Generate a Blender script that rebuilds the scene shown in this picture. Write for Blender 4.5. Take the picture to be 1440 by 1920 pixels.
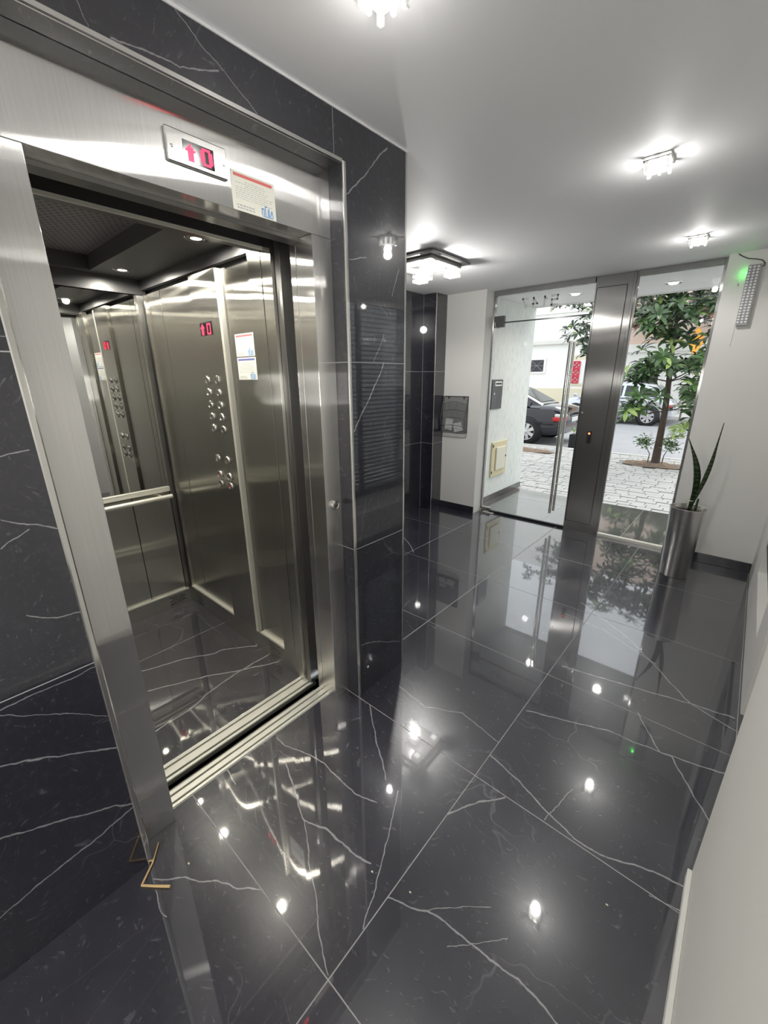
import bpy, math, random
from mathutils import Matrix, Vector
random.seed(7)
PI = math.pi
for _o in list(bpy.data.objects):
    bpy.data.objects.remove(_o)
scene = bpy.context.scene
COL = scene.collection

# ---------------------------------------------------------------- camera
cam_data = bpy.data.cameras.new('camera')
cam_data.sensor_fit = 'HORIZONTAL'
cam_data.sensor_width = 36.0
cam_data.lens = 771.571 / 1440.0 * 36.0
cam_data.clip_start = 0.02
cam_data.clip_end = 200.0
cam = bpy.data.objects.new('camera', cam_data)
COL.objects.link(cam)
_r = Vector((0.75330073, 0.65764355, -0.00655489))
_u = Vector((-0.19979276, 0.23832649, 0.95041219))
_f = Vector((-0.62659465, 0.71463658, -0.31092394))
_m = Matrix((_r, _u, -_f)).transposed().to_4x4()
_m.translation = Vector((1.23040564, 0.25489906, 1.554))
cam.matrix_world = _m
scene.camera = cam

# ---------------------------------------------------------------- sky, exposure
world = bpy.data.worlds.new('sky')
scene.world = world
world.use_nodes = True
_bg = world.node_tree.nodes['Background']
_bg.inputs['Color'].default_value = (0.90, 0.95, 1.0, 1)
_bg.inputs['Strength'].default_value = 1.25
scene.view_settings.view_transform = 'Standard'
scene.view_settings.look = 'None'
scene.view_settings.gamma = 1.0
scene.view_settings.use_curve_mapping = False
scene.view_settings.exposure = 0.92
sun_data = bpy.data.lights.new('sun', 'SUN')
sun_data.energy = 0.7
sun_data.angle = math.radians(25)
sun_data.color = (1.0, 0.96, 0.9)
sun = bpy.data.objects.new('sun', sun_data)
COL.objects.link(sun)
sun.rotation_euler = (math.radians(-38), math.radians(12), 0)
sun['kind'] = 'helper'

# ---------------------------------------------------------------- main dimensions (metres)
H = 2.40                     # ceiling
PA = 0.0762                  # depth of the elevator front behind the marble face
YW, YL, Y0, Y1, Y2 = 0.4503, 0.5649, 1.3663, 1.4574, 1.8071
HT, HD = 2.2555, 2.0417      # marble opening, door opening
S1, S2, S3, S4 = -0.1329, -0.2077, -0.2591, -0.348   # sills
KD, KR, KL = -1.6088, 1.3444, 0.42                   # elevator car back, right, left
DL, DR, G = 4.4727, 4.55, 4.66                       # white wall left, white wall right, glass
WR, WN = 1.4755, 1.3801                              # right wall, near right wall
YB = -2.6                                            # end of the hall behind the camera

FLOOR_VEINS = [
    (0.0028, [(-0.105, 1.027), (-0.047, 1.024), (0.082, 1.067), (0.16, 1.08), (0.27, 1.075), (0.354, 1.074), (0.441, 1.099)]),
    (0.0037, [(0.029, 0.98), (0.094, 0.948), (0.144, 0.932), (0.283, 0.874), (0.368, 0.91), (0.442, 0.913), (0.493, 0.914), (0.563, 0.933)]),
    (0.0022, [(0.283, 0.874), (0.328, 0.851), (0.409, 0.8), (0.48, 0.763), (0.562, 0.705), (0.661, 0.658)]),
    (0.003, [(0.082, 1.446), (0.271, 1.295), (0.408, 1.198)]),
    (0.0023, [(0.473, 1.191), (0.549, 1.047), (0.603, 0.933), (0.668, 0.792)]),
    (0.0038, [(0.674, 1.244), (0.714, 1.326), (0.805, 1.441)]),
    (0.0024, [(0.114, 1.643), (0.3, 1.619), (0.461, 1.704), (0.67, 1.66)]),
    (0.0037, [(0.691, 1.92), (1.015, 2.047), (1.219, 2.07), (1.439, 2.123)]),
    (0.0043, [(0.71, 2.366), (1.036, 2.436), (1.286, 2.493), (1.454, 2.52)]),
    (0.0035, [(0.944, 2.89), (1.286, 2.493), (1.48, 2.425)]),
    (0.0031, [(1.1, 2.255), (1.219, 2.07), (1.263, 2.076), (1.354, 1.927), (1.414, 1.84)]),
    (0.0036, [(0.67, 1.575), (0.817, 1.541), (0.937, 1.494), (1.058, 1.462), (1.139, 1.465), (1.225, 1.502), (1.311, 1.529), (1.38, 1.542)]),
    (0.0031, [(0.67, 0.901), (0.73, 0.92), (0.784, 0.952), (0.889, 0.97), (0.982, 0.974), (1.06, 0.991), (1.168, 0.978)]),
    (0.0013, [(0.784, 0.952), (0.876, 1.046), (0.929, 1.087)]),
    (0.0021, [(1.289, 1.443), (1.37, 1.459)]),
    (0.0016, [(0.952, 1.455), (0.99, 1.646)]),
    (0.0012, [(0.877, 0.922), (0.997, 1.049)]),
    (0.0024, [(0.06, 0.432), (0.129, 0.504), (0.18, 0.528), (0.21, 0.558), (0.348, 0.644)]),
    (0.0027, [(-0.123, 0.799), (-0.04, 0.786)]),
    (0.0043, [(-1.055, 0.797), (-0.978, 1.006), (-0.893, 1.139), (-0.891, 1.192), (-0.765, 1.354)]),
    (0.0046, [(-0.864, 0.76), (-0.741, 1.014), (-0.646, 1.158), (-0.539, 1.345)]),
    (0.0044, [(-0.564, 0.684), (-0.572, 0.844), (-0.616, 0.973), (-0.639, 1.154), (-0.641, 1.343)]),
    (0.0058, [(-1.195, 3.324), (-1.025, 3.21), (-0.888, 3.09)]),
    (0.0015, [(0.096, 0.426), (0.151, 0.416), (0.194, 0.421)]),
    (0.0033, [(0.573, 3.157), (0.944, 2.89)]),
    (0.0027, [(0.534, 2.938), (0.781, 2.899), (1.102, 2.73)]),
]
WALL_VEINS = [
    (0.0035, [(1.665, 1.612), (1.574, 1.476), (1.521, 1.412), (1.469, 1.342)]),
    (0.0016, [(1.566, 1.99), (1.477, 1.969)]),
    (0.0018, [(1.76, 1.979), (1.715, 1.874)]),
    (0.0018, [(1.663, 1.723), (1.601, 1.617)]),
    (0.0026, [(1.691, 2.372), (1.636, 2.324), (1.6, 2.284), (1.543, 2.232), (1.464, 2.163)]),
    (0.0022, [(0.755, 2.27), (0.797, 2.277), (0.826, 2.28), (0.861, 2.278), (0.912, 2.283), (1.014, 2.316)]),
    (0.0015, [(0.917, 2.39), (0.97, 2.353), (1.03, 2.323), (1.131, 2.263)]),
    (0.0009, [(0.698, 2.303), (0.711, 2.271)]),
    (0.0019, [(0.376, 1.394), (0.399, 1.398), (0.426, 1.401)]),
    (0.0017, [(0.344, 1.253), (0.374, 1.236), (0.449, 1.202)]),
    (0.0017, [(0.33, 1.188), (0.385, 1.218)]),
    (0.0018, [(0.335, 1.008), (0.391, 0.978), (0.45, 0.968)]),
    (0.0011, [(0.432, 1.645), (0.451, 1.647)]),
    (0.0017, [(0.241, 0.794), (0.449, 0.796)]),
    (0.0027, [(0.207, 0.642), (0.262, 0.615), (0.342, 0.568), (0.447, 0.507)]),
    (0.0029, [(0.162, 0.439), (0.258, 0.388), (0.372, 0.329), (0.448, 0.273)]),
    (0.0029, [(0.109, 0.202), (0.189, 0.223), (0.275, 0.234), (0.357, 0.247), (0.447, 0.268)]),
    (0.0012, [(0.238, 0.78), (0.352, 0.7), (0.448, 0.621)]),
    (0.0022, [(1.479, 0.294), (1.568, 0.264), (1.786, 0.152)]),
    (0.0018, [(1.411, 1.237), (1.452, 1.264)]),
]

# ---------------------------------------------------------------- node helpers
MATS = {}
def new_mat(name):
    m = bpy.data.materials.new(name)
    m.use_nodes = True
    nt = m.node_tree
    nt.nodes.clear()
    out = nt.nodes.new('ShaderNodeOutputMaterial')
    MATS[name] = m
    return m, nt, out

def N(nt, kind, **kw):
    n = nt.nodes.new('ShaderNode' + kind)
    for k, v in kw.items():
        setattr(n, k, v)
    return n

def link(nt, a, b):
    nt.links.new(a, b)

def setin(n, **kw):
    for k, v in kw.items():
        n.inputs[k.replace('_', ' ')].default_value = v

def principled(nt, out, color=(0.5, 0.5, 0.5), rough=0.5, metal=0.0, **kw):
    b = N(nt, 'BsdfPrincipled')
    b.inputs['Base Color'].default_value = (*color, 1)
    b.inputs['Roughness'].default_value = rough
    b.inputs['Metallic'].default_value = metal
    for k, v in kw.items():
        b.inputs[k].default_value = v
    link(nt, b.outputs[0], out.inputs['Surface'])
    return b

def ramp(nt, fac, stops):
    r = N(nt, 'ValToRGB')
    el = r.color_ramp.elements
    while len(el) < len(stops):
        el.new(0.5)
    for e, (p, c) in zip(el, stops):
        e.position = p
        e.color = (*c, 1) if len(c) == 3 else c
    link(nt, fac, r.inputs[0])
    return r.outputs[0]

def math_node(nt, op, a, b=None, clamp=False):
    n = N(nt, 'Math', operation=op, use_clamp=clamp)
    for i, v in enumerate((a, b)):
        if v is None:
            continue
        if isinstance(v, (int, float)):
            n.inputs[i].default_value = v
        else:
            link(nt, v, n.inputs[i])
    return n.outputs[0]

def mix_color(nt, fac, a, b):
    n = N(nt, 'Mix', data_type='RGBA')
    for sock, v in ((n.inputs[0], fac), (n.inputs[6], a), (n.inputs[7], b)):
        if isinstance(v, (int, float)):
            sock.default_value = v
        elif isinstance(v, tuple):
            sock.default_value = (*v, 1)
        else:
            link(nt, v, sock)
    return n.outputs[2]

def noise(nt, vec, scale, detail=2.0, rough=0.5, color=False):
    n = N(nt, 'TexNoise')
    setin(n, Scale=scale, Detail=detail, Roughness=rough)
    link(nt, vec, n.inputs['Vector'])
    return n.outputs['Color' if color else 'Fac']

def bump(nt, height, strength, distance, bsdf, sock='Normal'):
    n = N(nt, 'Bump')
    setin(n, Strength=strength, Distance=distance)
    link(nt, height, n.inputs['Height'])
    link(nt, n.outputs[0], bsdf.inputs[sock])
    return n

def plain(name, color, rough=0.5, metal=0.0, **kw):
    m, nt, out = new_mat(name)
    b = principled(nt, out, color, rough, metal, **kw)
    return m

def mottled(name, c1, c2, scale, rough=0.6, bump_s=0.0, bump_scale=40, metal=0.0, **kw):
    m, nt, out = new_mat(name)
    b = principled(nt, out, c1, rough, metal, **kw)
    pos = N(nt, 'NewGeometry').outputs['Position']
    f = noise(nt, pos, scale, 4.0)
    link(nt, mix_color(nt, f, c1, c2), b.inputs['Base Color'])
    if bump_s:
        bump(nt, noise(nt, pos, bump_scale, 4.0), bump_s, 0.01, b)
    return m

def emitter(name, color, strength):
    m, nt, out = new_mat(name)
    e = N(nt, 'Emission')
    e.inputs[0].default_value = (*color, 1)
    e.inputs[1].default_value = strength
    link(nt, e.outputs[0], out.inputs['Surface'])
    return m

# ---- dark veined marble; the long veins lie where they lie on the real slabs
def marble(name, veins, keep, base=(0.018, 0.0178, 0.027), light=(0.037, 0.0365, 0.051), rough=0.27, coat_rough=0.03, spec=0.6):
    """keep: the two world axes that the vein coordinates are given in."""
    m, nt, out = new_mat(name)
    b = principled(nt, out, base, rough)
    setin(b, IOR=1.5)
    b.inputs['Specular IOR Level'].default_value = spec
    b.inputs['Coat Weight'].default_value = 1.0
    b.inputs['Coat Roughness'].default_value = coat_rough
    b.inputs['Coat IOR'].default_value = 1.80
    pos = N(nt, 'NewGeometry').outputs['Position']
    # clouding
    cl = noise(nt, pos, 3.5, 6.0, 0.65)
    col = ramp(nt, cl, [(0.30, base), (0.72, light)])
    fine = noise(nt, pos, 45, 4.0, 0.7)
    col = mix_color(nt, ramp(nt, fine, [(0.52, (0, 0, 0)), (0.8, (0.15, 0.15, 0.15))]), col, (0.13, 0.13, 0.14))
    # wobble of the vein lines
    wob = N(nt, 'VectorMath', operation='SUBTRACT')
    link(nt, noise(nt, pos, 14, 3.0, 0.6, True), wob.inputs[0])
    wob.inputs[1].default_value = (0.5, 0.5, 0.5)
    sc = N(nt, 'VectorMath', operation='SCALE')
    link(nt, wob.outputs[0], sc.inputs[0])
    sc.inputs['Scale'].default_value = 0.022
    add = N(nt, 'VectorMath', operation='ADD')
    link(nt, pos, add.inputs[0]); link(nt, sc.outputs[0], add.inputs[1])
    flat = N(nt, 'VectorMath', operation='MULTIPLY')
    link(nt, add.outputs[0], flat.inputs[0])
    flat.inputs[1].default_value = tuple(1.0 if i in keep else 0.0 for i in range(3))
    P = flat.outputs[0]
    best = None
    for w, pts in veins:
        for (a0, a1), (b0, b1) in zip(pts[:-1], pts[1:]):
            A = [0.0, 0.0, 0.0]; B = [0.0, 0.0, 0.0]
            A[keep[0]], A[keep[1]] = a0, a1
            B[keep[0]], B[keep[1]] = b0, b1
            A = Vector(A); D = Vector(B) - A
            if D.length < 1e-4:
                continue
            s = N(nt, 'VectorMath', operation='SUBTRACT')
            link(nt, P, s.inputs[0]); s.inputs[1].default_value = A
            d = N(nt, 'VectorMath', operation='DOT_PRODUCT')
            link(nt, s.outputs[0], d.inputs[0]); d.inputs[1].default_value = D / D.length_squared
            t = math_node(nt, 'ADD', d.outputs['Value'], 0.0, True)
            e = N(nt, 'VectorMath', operation='SCALE')
            e.inputs[0].default_value = D
            link(nt, t, e.inputs['Scale'])
            q = N(nt, 'VectorMath', operation='DISTANCE')
            link(nt, s.outputs[0], q.inputs[0]); link(nt, e.outputs[0], q.inputs[1])
            v = math_node(nt, 'DIVIDE', q.outputs['Value'], w)
            best = v if best is None else math_node(nt, 'MINIMUM', best, v)
    width = noise(nt, pos, 30, 3.0)
    if best is not None:
        best = math_node(nt, 'MULTIPLY', best, math_node(nt, 'ADD', math_node(nt, 'MULTIPLY', width, 1.5), 0.42))
        mask = math_node(nt, 'SUBTRACT', 1.0, math_node(nt, 'MULTIPLY', best, 0.75), True)
        mask = math_node(nt, 'MULTIPLY', mask, 0.66, True)
    # a thin net of hairline veins that comes and goes
    vor = N(nt, 'TexVoronoi', feature='DISTANCE_TO_EDGE')
    setin(vor, Scale=1.9, Randomness=1.0)
    sc2 = N(nt, 'VectorMath', operation='SCALE')
    wob2 = N(nt, 'VectorMath', operation='SUBTRACT')
    link(nt, noise(nt, pos, 2.6, 3.0, 0.55, True), wob2.inputs[0]); wob2.inputs[1].default_value = (0.5, 0.5, 0.5)
    link(nt, wob2.outputs[0], sc2.inputs[0]); sc2.inputs['Scale'].default_value = 0.45
    add2 = N(nt, 'VectorMath', operation='ADD')
    link(nt, pos, add2.inputs[0]); link(nt, sc2.outputs[0], add2.inputs[1])
    mpv = N(nt, 'Mapping'); mpv.inputs['Rotation'].default_value = (0.6, 0.5, 0.7); mpv.inputs['Scale'].default_value = (0.7, 2.3, 1.2)
    link(nt, add2.outputs[0], mpv.inputs['Vector']); link(nt, mpv.outputs[0], vor.inputs['Vector'])
    hair = ramp(nt, vor.outputs['Distance'], [(0.0, (1, 1, 1)), (0.009, (0, 0, 0))])
    patch = ramp(nt, noise(nt, pos, 1.7, 2.0), [(0.5, (0, 0, 0)), (0.66, (0.20, 0.20, 0.20))])
    hm = math_node(nt, 'MULTIPLY', hair, patch)
    mps = N(nt, 'Mapping'); mps.inputs['Rotation'].default_value = (0.3, 0.2, -0.6); mps.inputs['Scale'].default_value = (1.0, 3.4, 2.0)
    link(nt, add2.outputs[0], mps.inputs['Vector'])
    flk = ramp(nt, noise(nt, mps.outputs[0], 24, 5.0, 0.62), [(0.60, (0, 0, 0)), (0.74, (0.16, 0.16, 0.16))])
    hm = math_node(nt, 'MAXIMUM', hm, flk)
    mask = math_node(nt, 'MAXIMUM', mask, hm) if best is not None else hm
    col = mix_color(nt, mask, col, (0.52, 0.52, 0.53))
    link(nt, col, b.inputs['Base Color'])
    return m

# ---- brushed stainless steel: the grain runs upright, so lights smear sideways
def steel(name, color=(0.56, 0.55, 0.53), rough=0.145, aniso=0.89, wave=0.10, vertical=True, haze=0.10):
    m, nt, out = new_mat(name)
    pos = N(nt, 'NewGeometry').outputs['Position']
    tg = N(nt, 'VectorMath', operation='CROSS_PRODUCT')          # level tangent on any upright face
    link(nt, N(nt, 'NewGeometry').outputs['True Normal'], tg.inputs[0]); tg.inputs[1].default_value = (0.001, 0.002, 1.0)
    mp = N(nt, 'Mapping')
    mp.inputs['Scale'].default_value = (260, 260, 3) if vertical else (3, 3, 260)
    link(nt, pos, mp.inputs['Vector'])
    br = noise(nt, mp.outputs[0], 1.0, 2.0)
    col = mix_color(nt, br, tuple(c * 0.90 for c in color), tuple(min(1, c * 1.10) for c in color))
    g1 = N(nt, 'BsdfAnisotropic', distribution='GGX'); g2 = N(nt, 'BsdfAnisotropic', distribution='GGX')
    setin(g1, Roughness=rough, Anisotropy=-aniso); setin(g2, Roughness=0.36, Anisotropy=-0.6)
    mx = N(nt, 'MixShader'); mx.inputs[0].default_value = haze
    for g in (g1, g2):
        link(nt, col, g.inputs['Color'])
        link(nt, tg.outputs[0], g.inputs['Tangent'])
        if wave:
            bump(nt, noise(nt, pos, 1.8, 1.0), wave, 0.03, g)
    link(nt, g1.outputs[0], mx.inputs[1]); link(nt, g2.outputs[0], mx.inputs[2])
    link(nt, mx.outputs[0], out.inputs['Surface'])
    return m

SLABS = {}
def slab_marble(kind, veins, keep, a0, a1, b0, b1, **kw):
    """the marble of one slab, with only the veins that cross it"""
    near = []
    for k, (w, pts) in enumerate(veins):
        for j, (p, q) in enumerate(zip(pts[:-1], pts[1:])):
            if max(p[0], q[0]) > a0 - 0.03 and min(p[0], q[0]) < a1 + 0.03 and max(p[1], q[1]) > b0 - 0.03 and min(p[1], q[1]) < b1 + 0.03:
                near.append((k, j))
    key = (kind, tuple(near))
    if key not in SLABS:
        SLABS[key] = marble('%s_marble_%d' % (kind, len(SLABS)), [(veins[k][0], veins[k][1][j:j + 2]) for k, j in near], keep, **kw)
    return SLABS[key]
def floor_slab(a, b, c, d):
    return slab_marble('floor', FLOOR_VEINS, (0, 1), a, b, c, d)
def wall_slab(c, d, e, f):
    return slab_marble('wall', WALL_VEINS, (1, 2), c, d, e, f, base=(0.009, 0.009, 0.016), light=(0.018, 0.018, 0.029), rough=0.3, spec=0.35)
M_MARBLE2 = marble('plain_marble', [], (0, 2), base=(0.010, 0.010, 0.017), light=(0.020, 0.020, 0.030), rough=0.3, spec=0.35)
M_GROUT = plain('grout', (0.30, 0.30, 0.30), 0.6)
M_WGROUT = plain('wall_grout', (0.45, 0.45, 0.46), 0.6)
M_WHITE = mottled('white_paint', (0.68, 0.675, 0.645), (0.72, 0.715, 0.685), 3.0, 0.55, 0.05, 120)
M_CEIL = mottled('ceiling_paint', (0.86, 0.86, 0.87), (0.88, 0.88, 0.89), 2.0, 0.6)
M_STEEL = steel('brushed_steel', (0.80, 0.79, 0.775))
M_STEEL2 = steel('car_steel', (0.64, 0.625, 0.58), 0.16, 0.90, 0.12)
M_STEELD = steel('dark_steel', (0.34, 0.335, 0.33), 0.28, 0.6, 0.15)
M_STEELF = steel('facade_steel', (0.38, 0.375, 0.365), 0.22, 0.75, 0.25)
M_CHROME = plain('polished_trim', (0.80, 0.79, 0.76), 0.10, 1.0)
M_ALU = plain('aluminium', (0.78, 0.77, 0.70), 0.36, 0.55)
M_ALUD = plain('aluminium_groove', (0.30, 0.29, 0.26), 0.45, 1.0)
M_BLACK = plain('black', (0.006, 0.006, 0.008), 0.5)
M_BLACKG = plain('black_gloss', (0.010, 0.010, 0.016), 0.12)
M_CARCEIL = plain('car_ceiling', (0.030, 0.029, 0.031), 0.38)
M_PERF = plain('perforated_panel', (0.085, 0.075, 0.088), 0.4)
M_PAPER = plain('sticker_paper', (0.80, 0.81, 0.78), 0.45)
M_PAPER2 = plain('sticker_paper_cream', (0.78, 0.77, 0.68), 0.4)
M_REDP = plain('red_print', (0.72, 0.16, 0.15), 0.5)
M_BLUEP = plain('blue_print', (0.13, 0.34, 0.66), 0.5)
M_NAVYP = plain('navy_print', (0.12, 0.14, 0.42), 0.5)
M_GREYP = plain('grey_print', (0.42, 0.43, 0.42), 0.6)
M_LEDRED = emitter('red_led', (1.0, 0.03, 0.06), 3.2)
M_LEDGREEN = emitter('green_led', (0.05, 1.0, 0.08), 9.0)
M_LEDORANGE = emitter('orange_led', (1.0, 0.16, 0.05), 2.4)

def glass_mat(name, tint, spec_ior=1.5, base_reflect=0.0):
    m, nt, out = new_mat(name)
    tr = N(nt, 'BsdfTransparent'); tr.inputs[0].default_value = (*tint, 1)
    gl = N(nt, 'BsdfGlossy'); gl.inputs['Roughness'].default_value = 0.0
    fr = N(nt, 'Fresnel'); fr.inputs[0].default_value = spec_ior
    mx = N(nt, 'MixShader')
    fac = math_node(nt, 'ADD', math_node(nt, 'MULTIPLY', fr.outputs[0], 0.45), base_reflect, True)
    link(nt, fac, mx.inputs[0]); link(nt, tr.outputs[0], mx.inputs[1]); link(nt, gl.outputs[0], mx.inputs[2])
    link(nt, mx.outputs[0], out.inputs['Surface'])
    return m
M_GLASS = glass_mat('clear_glass', (0.985, 0.99, 0.985))
M_GLASSD = glass_mat('window_glass', (0.95, 0.96, 0.955))
M_CARGLASS = plain('car_glass', (0.015, 0.020, 0.022), 0.04)
M_MIRROR = plain('mirror', (0.72, 0.72, 0.70), 0.015, 1.0)
M_CRYSTAL_LIT = emitter('lit_crystal', (1.0, 0.985, 0.93), 0.75)
M_CUBE = emitter('lit_cube', (1.0, 0.985, 0.93), 3.0)
M_PLATE = plain('lamp_plate', (0.26, 0.255, 0.25), 0.35, 0.3)
M_GUN = plain('dark_fitting', (0.10, 0.10, 0.10), 0.4, 0.6)
M_BULB = emitter('bulb', (1.0, 0.985, 0.94), 14.0)
M_CARBULB = emitter('car_bulb', (1.0, 0.98, 0.92), 5.0)
M_CRYSTAL = plain('crystal', (0.92, 0.92, 0.92), 0.05)
M_CRYSTAL.node_tree.nodes['Principled BSDF'].inputs['Transmission Weight'].default_value = 0.6
M_CREAM = mottled('cream_paint', (0.66, 0.58, 0.36), (0.72, 0.64, 0.42), 8, 0.5)

# ---------------------------------------------------------------- mesh builder
class MB:
    def __init__(self, xf=None):
        self.v = []; self.f = []; self.s = []; self.xf = xf
    def _add(self, vs, fs, smooth=False):
        k = len(self.v)
        for p in vs:
            p = Vector(p)
            if self.xf is not None:
                p = self.xf @ p
            self.v.append(p)
        for f in fs:
            self.f.append(tuple(i + k for i in f)); self.s.append(smooth)
        return self
    def box(self, x0, x1, y0, y1, z0, z1):
        if x0 > x1: x0, x1 = x1, x0
        if y0 > y1: y0, y1 = y1, y0
        if z0 > z1: z0, z1 = z1, z0
        vs = [(x, y, z) for z in (z0, z1) for y in (y0, y1) for x in (x0, x1)]
        return self._add(vs, [(0, 2, 3, 1), (4, 5, 7, 6), (0, 1, 5, 4), (2, 6, 7, 3), (0, 4, 6, 2), (1, 3, 7, 5)])
    def cham(self, x0, x1, y0, y1, z0, z1, c):
        """box with chamfered edges all round"""
        vs = []
        lo = (x0, y0, z0); hi = (x1, y1, z1)
        idx = {}
        for ax in range(3):
            for side in (0, 1):
                for a in (0, 1):
                    for b in (0, 1):
                        o = [i for i in range(3) if i != ax]
                        p = [0, 0, 0]
                        p[ax] = hi[ax] if side else lo[ax]
                        p[o[0]] = hi[o[0]] - c if a else lo[o[0]] + c
                        p[o[1]] = hi[o[1]] - c if b else lo[o[1]] + c
                        corner = [0, 0, 0]; corner[ax] = side; corner[o[0]] = a; corner[o[1]] = b
                        idx[(tuple(corner), ax)] = len(vs); vs.append(p)
        fs = []
        for ax in range(3):
            o = [i for i in range(3) if i != ax]
            for side in (0, 1):
                q = []
                for a, b in ((0, 0), (1, 0), (1, 1), (0, 1)):
                    cc = [0, 0, 0]; cc[ax] = side; cc[o[0]] = a; cc[o[1]] = b
                    q.append(idx[(tuple(cc), ax)])
                fs.append(tuple(q))
            for a in (0, 1):
                for b in (0, 1):
                    c0 = [0, 0, 0]; c1 = [0, 0, 0]
                    c0[o[0]] = c1[o[0]] = a; c0[o[1]] = c1[o[1]] = b; c0[ax] = 0; c1[ax] = 1
                    fs.append((idx[(tuple(c0), o[0])], idx[(tuple(c1), o[0])], idx[(tuple(c1), o[1])], idx[(tuple(c0), o[1])]))
        for a in (0, 1):
            for b in (0, 1):
                for d in (0, 1):
                    fs.append(tuple(idx[((a, b, d), k)] for k in range(3)))
        return self._add(vs, fs)
    def quad(self, *pts):
        return self._add(pts, [tuple(range(len(pts)))])
    def prism(self, poly, axis, a, b):
        """polygon given in the two other axes, pulled along axis from a to b"""
        o = [i for i in range(3) if i != axis]
        vs = []
        for t in (a, b):
            for p in poly:
                q = [0, 0, 0]; q[axis] = t; q[o[0]] = p[0]; q[o[1]] = p[1]; vs.append(q)
        n = len(poly)
        fs = [tuple(range(n)), tuple(range(2 * n - 1, n - 1, -1))]
        fs += [(i, i + n, (i + 1) % n + n, (i + 1) % n) for i in range(n)]
        return self._add(vs, fs)
    def tube(self, pts, r, n=8, cap=True):
        pts = [Vector(p) for p in pts]
        rs = r if isinstance(r, (list, tuple)) else [r] * len(pts)
        vs = []
        ref = None
        for i, p in enumerate(pts):
            d = (pts[min(i + 1, len(pts) - 1)] - pts[max(i - 1, 0)]).normalized()
            if ref is None:
                ref = Vector((0, 0, 1)) if abs(d.z) < 0.9 else Vector((1, 0, 0))
            a = d.cross(ref).normalized(); ref = a.cross(d).normalized()
            for k in range(n):
                t = 2 * PI * k / n
                vs.append(p + (a * math.cos(t) + ref * math.sin(t)) * rs[i])
        fs = []
        for i in range(len(pts) - 1):
            for k in range(n):
                fs.append((i * n + k, i * n + (k + 1) % n, (i + 1) * n + (k + 1) % n, (i + 1) * n + k))
        self._add(vs, fs, True)
        if cap:
            self._add(vs[:n][::-1], [tuple(range(n))])
            self._add(vs[-n:], [tuple(range(n))])
        return self
    def lathe(self, prof, c, axis=2, n=32):
        """prof: list of (radius, offset along axis)"""
        o = [i for i in range(3) if i != axis]
        vs = []
        for r, h in prof:
            for k in range(n):
                t = 2 * PI * k / n
                q = [0, 0, 0]
                q[axis] = c[axis] + h
                q[o[0]] = c[o[0]] + r * math.cos(t)
                q[o[1]] = c[o[1]] + r * math.sin(t)
                vs.append(q)
        fs = []
        for i in range(len(prof) - 1):
            for k in range(n):
                fs.append((i * n + k, i * n + (k + 1) % n, (i + 1) * n + (k + 1) % n, (i + 1) * n + k))
        return self._add(vs, fs, True)
    def build(self, name, mat, parent=None, bevel=0.0, **tags):
        lo = Vector([min(p[i] for p in self.v) for i in range(3)])
        hi = Vector([max(p[i] for p in self.v) for i in range(3)])
        c = Vector(((lo.x + hi.x) / 2, (lo.y + hi.y) / 2, lo.z))
        me = bpy.data.meshes.new(name)
        me.from_pydata([tuple(p - c) for p in self.v], [], self.f)
        me.validate()
        if len(me.polygons) == len(self.s):
            me.polygons.foreach_set('use_smooth', self.s)
        me.update()
        me.materials.append(mat)
        o = bpy.data.objects.new(name, me)
        COL.objects.link(o)
        place(o, c, parent)
        if bevel:
            b = o.modifiers.new('bevel', 'BEVEL')
            b.width = bevel; b.segments = 2; b.limit_method = 'ANGLE'
        tag(o, **tags)
        return o

WLOC = {}
def place(o, loc, parent):
    WLOC[o.name] = Vector(loc)
    if parent is not None:
        o.parent = parent
        o.location = Vector(loc) - WLOC[parent.name]
    else:
        o.location = loc

def tag(o, label=None, cat=None, group=None, kind=None):
    if label: o['label'] = label
    if cat: o['category'] = cat
    if group: o['group'] = group
    if kind: o['kind'] = kind
    return o

def thing(name, loc, label, cat=None, group=None, kind=None, parent=None):
    o = bpy.data.objects.new(name, None)
    o.empty_display_size = 0.1
    COL.objects.link(o)
    place(o, loc, parent)
    return tag(o, label, cat, group, kind)

def copy_part(src, parent, offset):
    """a copy of one mesh object (sharing its mesh) moved by offset from where src stands"""
    c = src.copy()
    COL.objects.link(c)
    place(c, WLOC[src.name] + Vector(offset), parent)
    return c

def lamp(name, kind, loc, energy, color, parent, radius=0.04, rot=None, spot=None, blend=0.5, size=None):
    d = bpy.data.lights.new(name, kind)
    d.energy = energy
    d.color = color
    if kind in ('POINT', 'SPOT'):
        d.shadow_soft_size = radius
    if kind == 'SPOT':
        d.spot_size = spot; d.spot_blend = blend
    if kind == 'AREA':
        d.shape = 'DISK'; d.size = size
    o = bpy.data.objects.new(name, d)
    COL.objects.link(o)
    place(o, loc, parent)
    if rot: o.rotation_euler = rot
    return o

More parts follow.
